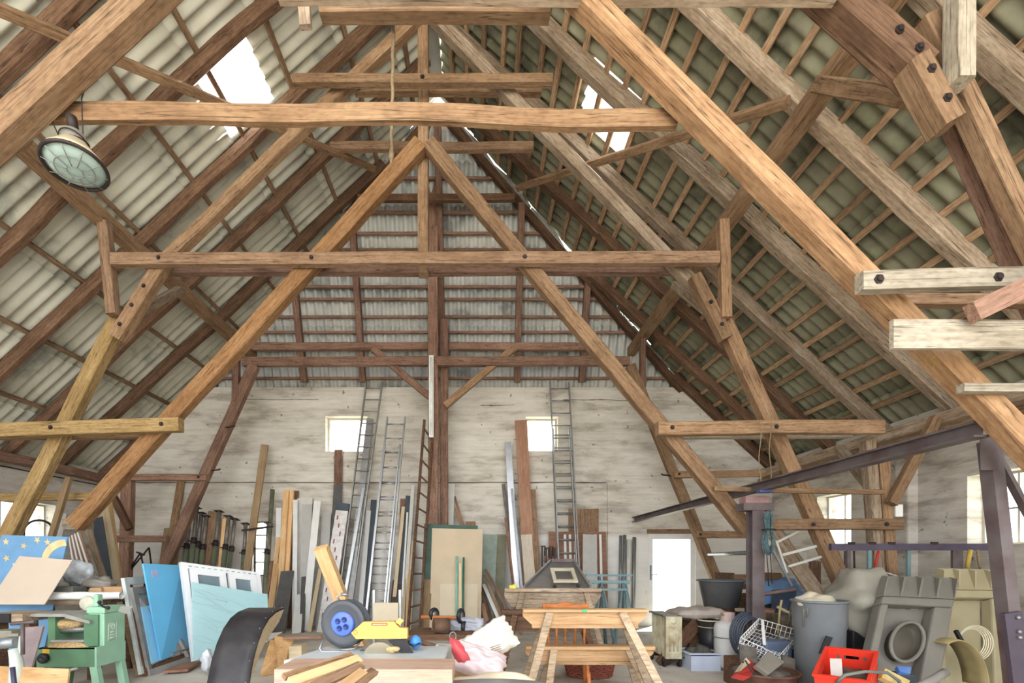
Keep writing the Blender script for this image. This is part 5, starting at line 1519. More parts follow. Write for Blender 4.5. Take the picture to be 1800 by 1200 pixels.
# folding aluminium work platform on the weathered sawhorse
q = quad([(968, 986), (1008, 986), (1037, 1033), (921, 1033)], [7.6, 7.6, 6.45, 6.45])
root = thing('roof_ladder', 'tapering grey sheet with bright aluminium edges on the weathered sawhorse', 'ladder', (q[2] + q[3]) / 2)
part('sheet', quad_mb(q, .02), plain('dark_sheet', (118, 112, 108), .4, .2), root)
for a, b in ((q[0], q[3]), (q[1], q[2])):
    part('edge_rail', MB().bar(a + Vector((0, -.02, .01)), b + Vector((0, -.02, .01)), .03, .04), ALU, root)
part('cross_plate', MB().bar(q[0] + Vector((0, -.02, 0)), q[1] + Vector((0, -.02, 0)), .08, .02), STEEL, root)
s_ = quad([(966, 1001), (1007, 1001), (1015, 1024), (972, 1024)], [6.9, 6.9, 6.5, 6.5])
part('step_frame', ring_frame([v + Vector((0, -.05, .03)) for v in s_], .05, .03), plain('cream_step', (222, 214, 190), .4, .2), root)
part('clamp_knob', MB().ball(P(975, 1030, 6.4), .025).ball(P(1016, 1029, 6.4), .025), BLACK, root)

# chair
Y = 5.0
root = thing('dining_chair', 'varnished wooden chair with turned spindles behind the sawhorses', 'chair', (XP(995, 5.2), 5.2, 0))
n = 24
def crest(u, v):
    px = 953 + 83 * u
    wv = 2.2 * math.cos((u - .5) * 4 * PI) * (1 if .1 < u < .9 else .3)
    top = 1059 - wv + 2.0 * (2 * abs(u - .5)) ** 4
    return P(px, top + (1072 - top) * v, Y + .05 * (1 - (2 * u - 1) ** 2))
part('crest_rail', MB().sheet(crest, n, 2, .025), W_VARN, root)
zs = .46
part('seat', MB().box((XP(962, Y), Y - .0, zs - .04), (XP(1034, Y), Y + .42, zs)), W_VARN, root, bevel=.012)
for px in (963, 978, 994, 1012, 1029):
    a, b = P(px, 1070, Y + .03), Vector((XP(px + (994 - px) * .06, Y + .03), Y + .05, zs))
    L = (b - a).length
    prof = [(.009, 0), (.013, .1), (.016, .3), (.012, .42), (.018, .46), (.01, .5), (.018, .54), (.012, .62), (.015, .8), (.009, 1)]
    M_ = frame_m(a, b) @ Matrix.Rotation(PI / 2, 4, 'Y')
    part('spindle', MB().lathe([(r_, t * L) for r_, t in prof], 12, M_), W_VARN, root)
for px, y, f in ((966, Y + .03, -4), (1030, Y + .03, 6), (970, Y + .4, -2), (1026, Y + .4, 4)):
    a, b = Vector((XP(px, y), y, zs - .04)), Vector((XP(px + f, y), y + (-.05 if y < Y + .2 else .05), 0))
    L = (b - a).length
    M_ = frame_m(a, b) @ Matrix.Rotation(PI / 2, 4, 'Y')
    part('leg', MB().lathe([(.016, 0), (.022, .1 * L), (.024, .35 * L), (.016, .45 * L), (.024, .5 * L), (.02, .8 * L), (.012, L)], 12, M_, capt=True), W_VARN, root)
# wicker basket under the chair
c = Vector((XP(1036, 5.75), 5.75, 0))
root = thing('wicker_basket', 'reddish woven basket on the floor under the sawhorses', 'basket', c)
WICK = plain('wicker', (150, 82, 66), .7, 0, .25, 60)
mb = MB()
for i in range(9):
    z = .02 + i * .024
    mb.tube([c + Vector((.27 * (1 + .02 * i) * math.cos(k * PI / 20), .18 * (1 + .02 * i) * math.sin(k * PI / 20), z + .006 * (-1) ** (k + i))) for k in range(40)], .013, 6, closed=True)
part('weave', mb, WICK, root)
mb = MB()
for k in range(20):
    a = k * PI / 10
    mb.tube([c + Vector((.262 * math.cos(a), .175 * math.sin(a), 0)), c + Vector((.31 * math.cos(a), .205 * math.sin(a), .225))], .008, 6)
part('stakes', mb, WICK, root)
part('rim', MB().tube([c + Vector((.315 * math.cos(k * PI / 20), .21 * math.sin(k * PI / 20), .23)) for k in range(40)], .016, 8, closed=True), WICK, root)
# steel folding trestles
TEAL = plain('teal_grey_paint', (120, 148, 152), .5, .2, .12, 8)
for i, (px0, px1, py, Y, lb) in enumerate(((1030, 1112, 1009, 7.7, 'teal-grey steel folding trestle left of the white door, rear one'), (1036, 1110, 1020, 7.3, 'teal-grey steel folding trestle left of the white door, front one'))):
    zt = ZP(py, Y); x0, x1 = XP(px0, Y), XP(px1, Y)
    root = thing('steel_trestle', lb, 'trestle', ((x0 + x1) / 2, Y, 0))
    part('top_bar', MB().box((x0, Y, zt - .035), (x1, Y + .04, zt)), TEAL, root)
    part('lower_bar', MB().bar((x0 + .1, Y, zt - .14), (x1 - .05, Y, zt - .14), .03, .03), TEAL, root)
    for t in (.3, .82):
        x = x0 + (x1 - x0) * t
        for dx, dy in ((-.2, -.15), (.2, -.15), (-.1, .3), (.16, .3)):
            part('leg', MB().tube([(x, Y + .02, zt - .02), (x + dx, Y + dy, 0)], .015, 8), TEAL, root)

# ================================================================== right side: steel, rack, clutter
Y = 5.72
root = thing('steel_column', 'purple-grey steel column with a wide head plate under the long girder', 'column', (XP(1327, Y), Y, 0))
part('shaft', MB().box((XP(1317, Y), Y - .07, 0), (XP(1338, Y), Y - .055, ZP(898, Y))).box((XP(1317, Y), Y + .055, 0), (XP(1338, Y), Y + .07, ZP(898, Y))).box((XP(1325, Y), Y - .055, 0), (XP(1330, Y), Y + .055, ZP(898, Y))), STEEL, root)
part('head_plate', MB().box((XP(1300, Y), Y - .09, ZP(898, Y)), (XP(1353, Y), Y + .09, ZP(885, Y))), STEEL, root, bevel=.004)
part('packing_block', MB().box((XP(1305, Y), Y - .07, ZP(885, Y)), (XP(1345, Y), Y + .07, ZP(873, Y))), plain('pink_rust', (164, 130, 128), .7, 0, .2), root)
root = thing('steel_girder', 'long dark steel girder running from the near column back to the wall', 'girder', (3.405, 6.5, H + .89 - .055))
gz = H + .89
mb = MB()
mb.box((3.35, 3.15, gz + .04), (3.46, 10.15, gz + .055)).box((3.35, 3.15, gz - .055), (3.46, 10.15, gz - .04)).box((3.4, 3.15, gz - .04), (3.412, 10.15, gz + .04))
part('beam', mb, STEEL, root)
part('blue_clamp', MB().box((3.33, 5.5, gz - .085), (3.48, 5.58, gz - .055)), plain('clamp_blue', (70, 84, 140), .5), root)
Y = 3.35
root = thing('steel_column', 'leaning dark steel post at the right edge with bolted foot', 'column', (XP(1782, Y), Y, 0))
part('shaft', MB().bar(P(1738, 775, Y), Vector((XP(1800, Y), Y, 0)), .085, .09), STEEL, root)
part('head_box', MB().hexa([P(1724, 826, Y - .06), P(1756, 826, Y - .06), P(1758, 826, Y + .08), P(1726, 826, Y + .08), P(1722, 768, Y - .06), P(1750, 768, Y - .06), P(1752, 768, Y + .08), P(1724, 768, Y + .08)]), STEEL, root)
part('foot_block', MB().bar(P(1778, 1076, Y - .06), Vector((XP(1812, Y - .06), Y - .06, 0)), .13, .03), plain('purple_dark', (80, 72, 84), .5, .2), root)
part('brace', MB().bar(P(1752, 800, Y + .1), P(1830, 945, Y + .1), .03, .05), STEEL, root)
mb = MB()
for py in (1085, 1110, 1120):
    mb.ball(P(1790 + (py - 1085) * .08, py, Y - .085), .014, 8, 6)
part('bolts', mb, ALU_DULL, root)
# rack rail
Y = 5.6
z = ZP(961, Y)
root = thing('steel_rack', 'dark steel rail on thin uprights along the right wall', 'rack', (XP(1615, Y), Y, 0))
part('rail', MB().box((XP(1462, Y), Y, ZP(967, Y)), (XP(1762, Y), Y + .05, ZP(955, Y))), plain('dark_violet_steel', (90, 82, 100), .5, .3, .15), root)
for px in (1497, 1534, 1568, 1643):
    part('tab', MB().box((XP(px - 6, Y), Y - .004, ZP(957, Y)), (XP(px + 6, Y), Y + .012, ZP(952, Y))), IRON, root)
for px in (1531, 1600, 1494, 1686):
    part('upright', MB().box((XP(px - (3 if px < 1680 else 9), Y), Y + .012, 0), (XP(px + (3 if px < 1680 else 9), Y), Y + .04, ZP(966, Y))), TEAL if px in (1531, 1600) else STEEL, root)
for nm, lb, pts, r_, m_ in (('chisel', 'yellow-handled tool hanging on the steel rail', [(1706, 966), (1700, 998)], .022, plain('handle_yellow', (206, 176, 84), .5)),
                        ('pliers', 'red-handled tool hanging on the steel rail', [(1545, 968), (1538, 996)], .014, plain('handle_red', (196, 50, 54), .5)),
                        ('rope_end', 'tan rope end hanging on the steel rail beside the yellow tool', [(1718, 966), (1720, 985), (1724, 1002)], .012, ROPE),
                        ('file_tool', 'grey pointed tool hanging below the steel rail', [(1501, 968), (1502, 1000)], .01, IRON)):
    solo(nm, MB().tube([P(*p, Y - r_ * .9) for p in pts], r_, 8), m_, lb, 'tool' if nm != 'rope_end' else 'rope')
solo('wall_box', MB().box((XP(1574, 6.3), 6.3, ZP(908, 6.3)), (XP(1588, 6.3), 6.36, ZP(886, 6.3))), WHITE, 'small white electric box beside the lit face of the right wall post', 'box', bevel=.01)
# coil of cable on the column
c = P(1350, 935, 5.56)
mb = MB()
for i in range(16):
    a0 = R.uniform(-.02, .02)
    pts = []
    for k in range(28):
        a = 2 * PI * k / 28
        zz = math.sin(a) * (.25 - .008 * (i % 6)) - .01 * (i % 4)
        pn = .3 + .7 * min(1, abs(zz - .05) / .14)
        ca = math.cos(a)
        x = (.062 - .006 * (i % 5)) * pn * (1 if ca > 0 else -1) * abs(ca) ** .7
        pts.append(c + Vector((x + a0 * .6, -.012 * (i % 5) + .012 * math.sin(a * 3 + i), zz)))
    mb.tube(pts, .006, 6, closed=True)
root = thing('cable_coil', 'bundle of teal and grey cable hanging from the steel column head', 'cable', c)
part('loops', mb, plain('teal_cable', (84, 112, 116), .5, 0, .35, 30), root)
part('tie', MB().tube([c + Vector((.075 * math.cos(k * PI / 8), -.02 + .06 * math.sin(k * PI / 8), .03)) for k in range(16)], .009, 6, closed=True), IRON, root)
part('hanging_ends', MB().tube([P(1347, 965, 5.56), P(1350, 1000, 5.56), P(1351, 1030, 5.56)], .006, 6).tube([P(1354, 970, 5.56), P(1356, 1005, 5.56), P(1357, 1025, 5.56)], .006, 6), IRON, root)
# frames and planks beside the column
lean('broad pinkish plank leaning right of the steel column', (1358, 928), (1432, 1035), 26, W_GREY, 0, 6.7, 6.3, .04)
root = thing('metal_bracket', 'white painted bar frame hanging beside the pinkish plank', 'frame', P(1400, 1035, 6.2))
part('bars', MB().bar(P(1367, 952, 6.2), P(1416, 927, 6.2), .03, .02).bar(P(1375, 975, 6.2), P(1456, 954, 6.2), .035, .02).bar(P(1386, 995, 6.2), P(1458, 974, 6.2), .03, .02).bar(P(1364, 950, 6.2), P(1383, 1006, 6.2), .025, .02), OFFW, root)
part('strut', MB().bar(P(1354, 958, 6.15), P(1392, 1030, 6.15), .025, .02), GREYM, root)
lean('small white radiator-like rack behind the tan leg', (1408, 970), (1408, 1020), 20, OFFW, 0, 7.6, 7.5, .04, name='panel', cat='panel')
lean('reddish board standing behind the steel rail', (1433, 985), (1433, 1040), 20, W_RED, 0, 7.8, 7.6)
lean('dark pole standing behind the steel rail', (1489, 968), (1489, 1030), 7, STEEL, 0, 7.0, 6.9)
# wooden crate, tarp, drum behind the column
root = thing('wooden_crate', 'old wooden crate standing behind the steel column', 'crate', (XP(1322, 7.6), 7.7, 0))
for i in range(4):
    part('slat', MB().box((XP(1290, 7.5), 7.5, .06 + i * .3), (XP(1375, 7.5), 7.53, .3 + i * .3)), W_LATH if i == 3 else W_BROWN, root)
part('left_side', MB().box((XP(1290, 7.5), 7.53, 0), (XP(1290, 7.5) + .03, 8.1, 1.22)), W_BROWN, root)
part('right_side', MB().box((XP(1375, 7.5) - .03, 7.53, 0), (XP(1375, 7.5), 8.1, 1.22)), W_BROWN, root)
def tarp(u, v):
    x = XP(1330 + 82 * u, 7.0); y = 6.85 + .5 * v
    return (x, y, 1.08 - .3 * (1 - v) ** 2 + .07 * u + .05 * noise.noise(Vector((u * 5, v * 5, 2))))
solo('tarp', MB().sheet(tarp, 20, 14, .01), plain('blue_tarp', (120, 158, 206), .4, 0, .12, 6), 'light blue plastic tarpaulin over the boxes behind the steel column', 'tarp')
solo('storage_box', MB().box((XP(1335, 7.0), 6.95, 0), (XP(1410, 7.0), 7.4, .75)), SLATE, 'dark box under the blue tarpaulin', 'box', bevel=.01)
c = Vector((XP(1378, 6.7), 6.7, 0))
root = thing('metal_drum', 'dented dark blue metal drum behind the grey barrel', 'drum', c)
zt = ZP(1037, 6.7)
part('shell', MB().lathe([(.15, 0), (.15, zt * .5), (.158, zt * .52), (.15, zt * .54), (.152, zt), (.14, zt), (.14, .05)], 28, Matrix.Translation(c), capb=True), plain('drum_blue', (74, 92, 118), .35, .4, .2, 7), root)
part('lid', MB().lathe([(0, zt - .02), (.14, zt - .02)], 28, Matrix.Translation(c)), IRON, root)

# mortar tub on a sack on a pile
Y = 6.8
c = Vector((XP(1267, Y), Y, 0))
z0, z1 = ZP(1068, Y) + .02, ZP(1020, Y)
root = thing('mortar_tub', 'large round black mortar tub on top of the pile by the door', 'tub', (c.x, c.y, z0))
GRTUB = plain('tub_black', (84, 88, 94), .55, 0, .12, 5, dirt=(104, 102, 98))
part('shell', MB().lathe([(.0, z0), (.225, z0), (.3, z1 - .01), (.32, z1), (.318, z1 + .012), (.29, z1 + .006), (.215, z0 + .02), (0, z0 + .02)], 40, Matrix.Translation(c)), GRTUB, root)
part('rim', MB().tube([c + Vector((.318 * math.cos(k * PI / 20), .318 * math.sin(k * PI / 20), z1 + .002)) for k in range(40)], .012, 8, closed=True), GRTUB, root)
cs = Vector((XP(1228, 6.65), 6.7, z0 - .085))
solo('sack', pillow(cs, .72, .5, .17, Matrix.Rotation(PI / 2, 3, 'X'), 5), plain('cement_sack', (180, 168, 158), .7, 0, .1, 6), 'full grey paper sack lying under the black mortar tub', 'sack')
root = thing('wooden_crate', 'dark low crate under the grey sack by the door', 'crate', (XP(1255, 6.75), 6.75, 0))
zc = z0 - .17
part('body', MB().box((XP(1212, 6.6), 6.6, 0), (XP(1318, 6.6), 7.05, zc)), W_DARK, root)
part('lid', MB().box((XP(1210, 6.58), 6.58, zc), (XP(1320, 6.58), 7.07, zc + .02)), W_DARK, root)
lean('dark plank leaning on the crate below the grey sack', (1228, 1092), (1196, 1130), 22, W_DARK, 0, 6.52, 6.3, .04)
# oil radiator
Y = 6.2
x0, x1 = XP(1169, Y), XP(1197, Y)
root = thing('oil_radiator', 'cream oil-filled radiator standing on the floor before the white door', 'radiator', ((x0 + x1) / 2, Y + .25, 0))
CRM = plain('radiator_cream', (204, 200, 172), .45, 0, .12, 7, dirt=(160, 140, 106))
zt = ZP(1083, Y)
for i in range(7):
    y = Y + .02 + i * .075
    part('fin', MB().box((x0 + .01, y, .12), (x1 - .01, y + .045, zt - .01)), CRM, root, bevel=.02)
mb = MB().box((x0, Y - .03, .12), (x1, Y + .02, zt))
for k in range(3):
    xx = x0 + .055 + k * .05
    mb.tube([(xx, Y - .03, .22), (xx, Y - .03, zt - .14)], .013, 8)
part('end_panel', mb, CRM, root)
part('knob', MB().lathe([(0, .012), (.03, .012), (.034, 0)], 18, Matrix.Translation(((x0 + x1) / 2, Y - .03, zt - .07)) @ Matrix.Rotation(PI / 2, 4, 'X')), CRM, root)
part('top_cover', MB().box((x0 - .03, Y - .02, zt), (x1 - .05, Y + .5, zt + .02)), plain('cover_grey', (120, 112, 100), .6), root)
for yy in (Y + .02, Y + .48):
    part('wheel_bar', MB().box((x0 - .02, yy, .06), (x1 + .02, yy + .04, .12)).tube([(x0 - .01, yy + .02, .05), (x0 + .02, yy + .02, .05)], .05, 12).tube([(x1 - .02, yy + .02, .05), (x1 + .01, yy + .02, .05)], .05, 12), IRON, root)
# black bucket
c = Vector((XP(1252, 6.35), 6.4, 0))
zt = ZP(1090, 6.35)
root = thing('bucket', 'black bucket with a cream rim behind the gas bottle', 'bucket', c)
part('shell', MB().lathe([(.0, .01), (.12, .0), (.16, zt), (.15, zt), (.11, .03), (0, .03)], 28, Matrix.Translation(c)), BLACK, root)
part('rim', MB().tube([c + Vector((.16 * math.cos(k * PI / 14), .16 * math.sin(k * PI / 14), zt)) for k in range(28)], .01, 8, closed=True).tube([c + Vector((.158 * math.cos(k * PI / 14), .158 * math.sin(k * PI / 14), zt - .09)) for k in range(28)], .006, 8, closed=True), plain('rim_cream', (200, 188, 150), .5), root)
# gas bottle
c = Vector((XP(1279, 6.1), 6.1, 0))
root = thing('gas_bottle', 'pale grey gas bottle with collar standing by the black bucket', 'bottle', c)
zt = ZP(1092, 6.1)
part('body', MB().lathe([(.0, .02), (.13, .02), (.165, .06), (.165, zt - .08), (.15, zt - .03), (.11, zt), (.05, zt + .02), (0, zt + .02)], 32, Matrix.Translation(c)), plain('gas_grey', (206, 206, 204), .4, 0, .06, 6), root)
part('band', MB().tube([c + Vector((.167 * math.cos(k * PI / 16), .167 * math.sin(k * PI / 16), zt - .2)) for k in range(32)], .008, 6, closed=True), GREYM, root)
mb = MB()
for k in range(13):
    if k in (3, 4): continue
    a = k * 2 * PI / 13 + .4
    a2 = a + 2 * PI / 13 * .99
    p = [c + Vector((r_ * math.cos(q_), r_ * math.sin(q_), z_)) for z_ in (zt - .01, zt + .12) for q_, r_ in ((a, .085), (a2, .085), (a2, .078), (a, .078))]
    mb.hexa(p)
part('collar', mb, plain('collar_pink', (196, 172, 168), .5), root)
part('valve', MB().tube([c + Vector((0, 0, zt)), c + Vector((0, 0, zt + .08))], .022, 10).tube([c + Vector((0, 0, zt + .06)), c + Vector((-.09, -.05, zt + .1))], .014, 8), plain('brass', (170, 150, 90), .4, .6), root)
part('foot_ring', MB().lathe([(.12, 0), (.125, .03), (.115, .03), (.11, 0)], 24, Matrix.Translation(c)), GREYM, root)
# clear crate with scrap
Y = 6.0
x0, x1, zt = XP(1211, Y), XP(1271, Y), ZP(1153, Y)
root = thing('plastic_crate', 'translucent plastic crate with scrap in front of the gas bottle', 'crate', ((x0 + x1) / 2, Y + .2, 0))
CL = plain('clear_blue_plastic', (196, 206, 226), .25, 0, .06)
part('shell', MB().box((x0 + .03, Y, 0), (x1 - .03, Y + .012, zt)).box((x0 + .03, Y + .38, 0), (x1 - .03, Y + .392, zt)).box((x0 + .03, Y + .012, 0), (x0 + .042, Y + .38, zt)).box((x1 - .042, Y + .012, 0), (x1 - .03, Y + .38, zt)).box((x0 + .042, Y + .012, 0), (x1 - .042, Y + .38, .012)), CL, root)
part('rim', ring_frame([Vector((x0, Y - .02, zt + .02)), Vector((x1, Y - .02, zt + .02)), Vector((x1, Y + .41, zt + .02)), Vector((x0, Y + .41, zt + .02))], .035, .02), CL, root)
part('scrap', crease(MB().ball(((x0 + x1) / 2, Y + .2, zt - .02), .17, 20, 10, (1.05, .95, .7), .5, 4), ((x0 + x1) / 2, Y + .2, zt), .04, 3, 14), plain('scrap_grey', (92, 90, 82), .7, .1, .3, 12), root)['kind'] = 'stuff'
# black hose coil
c = P(1312, 1115, 5.75)
mb = MB()
for i in range(6):
    mb.tube([c + Vector(((.19 - .012 * i) * math.cos(k * PI / 18), -.03 * i + .02, (.27 - .012 * i) * math.sin(k * PI / 18))) for k in range(36)], .012, 8, closed=True)
solo('hose_coil', mb, plain('hose_blue_black', (66, 74, 88), .45), 'upright coil of black hose beside the gas bottle', 'hose')
solo('hose_support', MB().box((c.x - .2, 5.6, 0), (c.x + .22, 5.85, c.z - .27)), CARD, 'cardboard box under the black hose coil', 'box', bevel=.008)
# white wire basket, tilted
q0 = [P(1300, 1120, 5.2), P(1340, 1086, 5.5), P(1410, 1110, 5.4), P(1400, 1136, 5.1)]
root = thing('wire_basket', 'white wire dish basket lying tilted on the scrap', 'basket', P(1360, 1150, 5.2))
A, B, C_, D = P(1302, 1120, 5.15), P(1334, 1087, 5.5), P(1408, 1109, 5.4), P(1370, 1152, 5.05)
dn = Vector((-.02, .02, -.13))
mb = MB()
for lv in (0, .45, 1):
    mb.tube([p + dn * lv for p in (A, B, C_, D)], .006 if lv == 0 else .004, 6, closed=True)
for (p, r_) in ((A, B), (B, C_), (C_, D), (D, A)):
    for k in range(9):
        s = p.lerp(r_, k / 9)
        mb.tube([s, s + dn], .0035, 6)
for k in range(1, 12):
    t = k / 12
    mb.tube([A.lerp(D, t) + dn, B.lerp(C_, t) + dn], .003, 5)
for k in range(1, 7):
    t = k / 7
    mb.tube([A.lerp(B, t) + dn, D.lerp(C_, t) + dn], .003, 5)
part('wires', mb, WHITE, root)
part('plate_rail', MB().bar(B + Vector((.03, -.02, -.02)), A.lerp(D, .5) + Vector((.05, 0, .02)), .03, .012), WHITE, root)
# scrap below the basket
SCR = plain('scrap_mix', (112, 106, 98), .6, .2, .3, 9)
panel('small dark grey pan leaning under the wire basket', [(1300, 1132), (1330, 1138), (1336, 1214), (1304, 1212)], [5.0, 5.0, 4.9, 4.9], .02, SCR, cat='pan', name='pan')
solo('plastic_can', MB().box((XP(1350, 5.2), 5.25, 0), (XP(1400, 5.2), 5.5, ZP(1128, 5.2))), plain('can_blue_grey', (96, 108, 132), .45), 'blue-grey plastic can under the wire basket', 'can', bevel=.03)
solo('crate_box', MB().box((XP(1296, 5.2), 5.2, 0), (XP(1345, 5.2), 5.5, ZP(1160, 5.2))), W_DARK, 'dark wooden box under the wire basket', 'box', bevel=.01)
root = thing('wooden_stool', 'brown wooden stool standing upside up behind the wire basket', 'stool', (XP(1342, 6.3), 6.3, 0))
part('seat', MB().hexa([P(1320, 1094, 6.25), P(1360, 1098, 6.25), P(1362, 1092, 6.5), P(1324, 1088, 6.5), P(1322, 1066, 6.3), P(1362, 1073, 6.3), P(1364, 1070, 6.5), P(1326, 1064, 6.5)]), W_MAHOG, root, bevel=.01)
for px in (1326, 1357):
    part('leg', MB().tube([P(px, 1094, 6.35), Vector((XP(px, 6.35), 6.35, 0))], .025, 10), W_MAHOG, root)
c = P(1380, 1100, 5.9)
root = thing('engine_block', 'rusty grey motor with levers leaning on the barrel', 'motor', (c.x, c.y, 0))
RG = plain('rusty_grey', (124, 112, 96), .7, .2, .3, 14)
part('block', crease(MB().box((XP(1364, 5.9), 5.85, .35), (XP(1394, 5.9), 6.1, ZP(1080, 5.9))), c, .01, 4, 8), RG, root)
part('base', MB().box((XP(1360, 5.9), 5.85, 0), (XP(1398, 5.9), 6.12, .35)), IRON, root)
part('lever', MB().tube([P(1367, 1118, 5.82), P(1371, 1070, 5.85), P(1374, 1054, 5.85)], .014, 8), plain('ochre_paint', (190, 168, 118), .6), root)
part('lever', MB().tube([P(1383, 1110, 5.82), P(1388, 1082, 5.82), P(1391, 1063, 5.82)], .01, 8), RG, root)
part('cross_bar', MB().bar(P(1366, 1066, 5.84), P(1390, 1078, 5.84), .03, .02), MATS['ochre_paint'], root)
part('cylinder', MB().tube([P(1366, 1120, 5.8), P(1394, 1126, 5.8)], .05, 12), ALU_DULL, root)
# rusty tub
c = Vector((XP(1342, 4.5), 4.5, 0))
zt = ZP(1192, 4.2)
root = thing('rusty_tub', 'rusty brown metal tub full of scrap at the bottom edge', 'tub', c)
RT = plain('tub_rust', (104, 74, 60), .65, .2, .25, 9)
part('shell', MB().lathe([(.0, .0), (.24, .0), (.29, zt - .01), (.305, zt), (.29, zt + .006), (.23, .03), (0, .03)], 36, Matrix.Translation(c)), RT, root)
part('rim', MB().tube([c + Vector((.3 * math.cos(k * PI / 18), .3 * math.sin(k * PI / 18), zt)) for k in range(36)], .013, 8, closed=True), RT, root)
solo('scrap_heap', crease(MB().ball(c + Vector((0, .02, zt - .04)), .26, 26, 10, (1, .95, .32), .4, 8), c, .03, 5, 12), SCR, 'dark loose scrap filling the rusty tub', 'scrap', kind='stuff')
root = thing('junction_box', 'grey square metal tray tilted in the rusty tub', 'tray', P(1355, 1170, 4.35))
q = quad([(1352, 1144), (1380, 1163), (1352, 1185), (1328, 1168)], [4.4, 4.35, 4.2, 4.25])
part('plate', quad_mb(q, .05), plain('tray_grey', (124, 118, 108), .5, .1), root, bevel=.006)
root = thing('red_tin', 'red and cream tin with a black strap in the rusty tub', 'tin', P(1315, 1183, 4.3))
q = quad([(1318, 1157), (1332, 1176), (1318, 1190), (1296, 1184)], [4.45, 4.4, 4.2, 4.25])
part('body', quad_mb(q, .08), plain('tin_red', (178, 58, 50), .5), root)
part('lid', quad_mb([v + Vector((-.02, -.012, .012)) for v in quad([(1314, 1157), (1322, 1166), (1306, 1180), (1295, 1182)], [4.42, 4.4, 4.2, 4.25])], .01), plain('tin_cream', (196, 180, 152), .5), root)
part('strap', MB().tube([P(1306, 1164, 4.25), P(1310, 1160, 4.28), P(1326, 1186, 4.2)], .008, 6), BLACK, root)
panel('dark lid standing behind the scrap right of the tub', [(1375, 1150), (1398, 1158), (1400, 1232), (1378, 1232)], [4.75, 4.75, 4.7, 4.7], .02, SCR, cat='lid', name='lid')
# barrel
c = Vector((XP(1440, 4.95), 4.95, 0))
zt = ZP(1055, 4.95)
root = thing('barrel', 'tall tapered grey plastic barrel in the middle of the right-hand clutter', 'barrel', c)
BAR = plain('barrel_grey', (118, 122, 126), .4, 0, .1, 4)
part('shell', MB().lathe([(.0, 0), (.19, 0), (.205, .3), (.222, .32), (.23, .7), (.24, .72), (.246, zt - .01), (.252, zt), (.238, zt), (.215, .5), (.18, .03), (0, .03)], 40, Matrix.Translation(c)), BAR, root)
part('rim', MB().tube([c + Vector((.25 * math.cos(k * PI / 20), .25 * math.sin(k * PI / 20), zt - .005)) for k in range(40)], .014, 8, closed=True), BAR, root)
part('handle_loop', MB().tube([P(1412, 1102, 4.76), P(1413, 1070, 4.76), P(1416, 1064, 4.75), P(1419, 1070, 4.74), P(1419, 1084, 4.74)], .009, 8), plain('loop_grey', (112, 108, 100), .5), root)
c3 = c + Vector((-.03, 0, zt - .02))
solo('paper_bags', crease(lumpy(c3, .17, (1.1, .8, .5), .5, 44), c3, .03, 13, 10), plain('bag_paper', (206, 196, 174), .6), 'crumpled pale bags stuffed into the grey barrel', 'bag')
solo('black_strip', quad_mb(quad([(1453, 1117), (1464, 1120), (1452, 1150), (1440, 1148)], [4.68, 4.68, 4.66, 4.66]), .012), BLACK, 'short black plastic strip leaning on the grey barrel', 'strip')
# covered bulk
c = P(1510, 1056, 5.16)
b1 = MB().ball(c, .35, 30, 18, (.95, .8, 1.0), .5, 47)
for v in b1.v:
    d = v - c
    v.x += .12 * max(0, d.z) * .5
    if v.z < .02: v.z = .02
solo('covered_bundle', crease(b1, c, .035, 14, 5), plain('dust_sheet', (150, 146, 134), .7, 0, .08, 4), 'bulky bundle under a dusty beige plastic cover behind the barrel', 'bundle')
solo('black_box', MB().box((c.x - .2, 5.0, 0), (c.x + .25, 5.35, c.z - .3)), BLACK, 'dark base under the covered bundle', 'box', bevel=.02)
solo('white_film', MB().sheet(lambda u, v: P(1536 + 62 * u, 998 + 20 * u + 14 * v * (1 - .3 * u), 5.3 + .2 * v + .03 * math.sin(u * 9)), 14, 4, .004), WHITE, 'white plastic film draped to the right of the covered bundle', 'film')

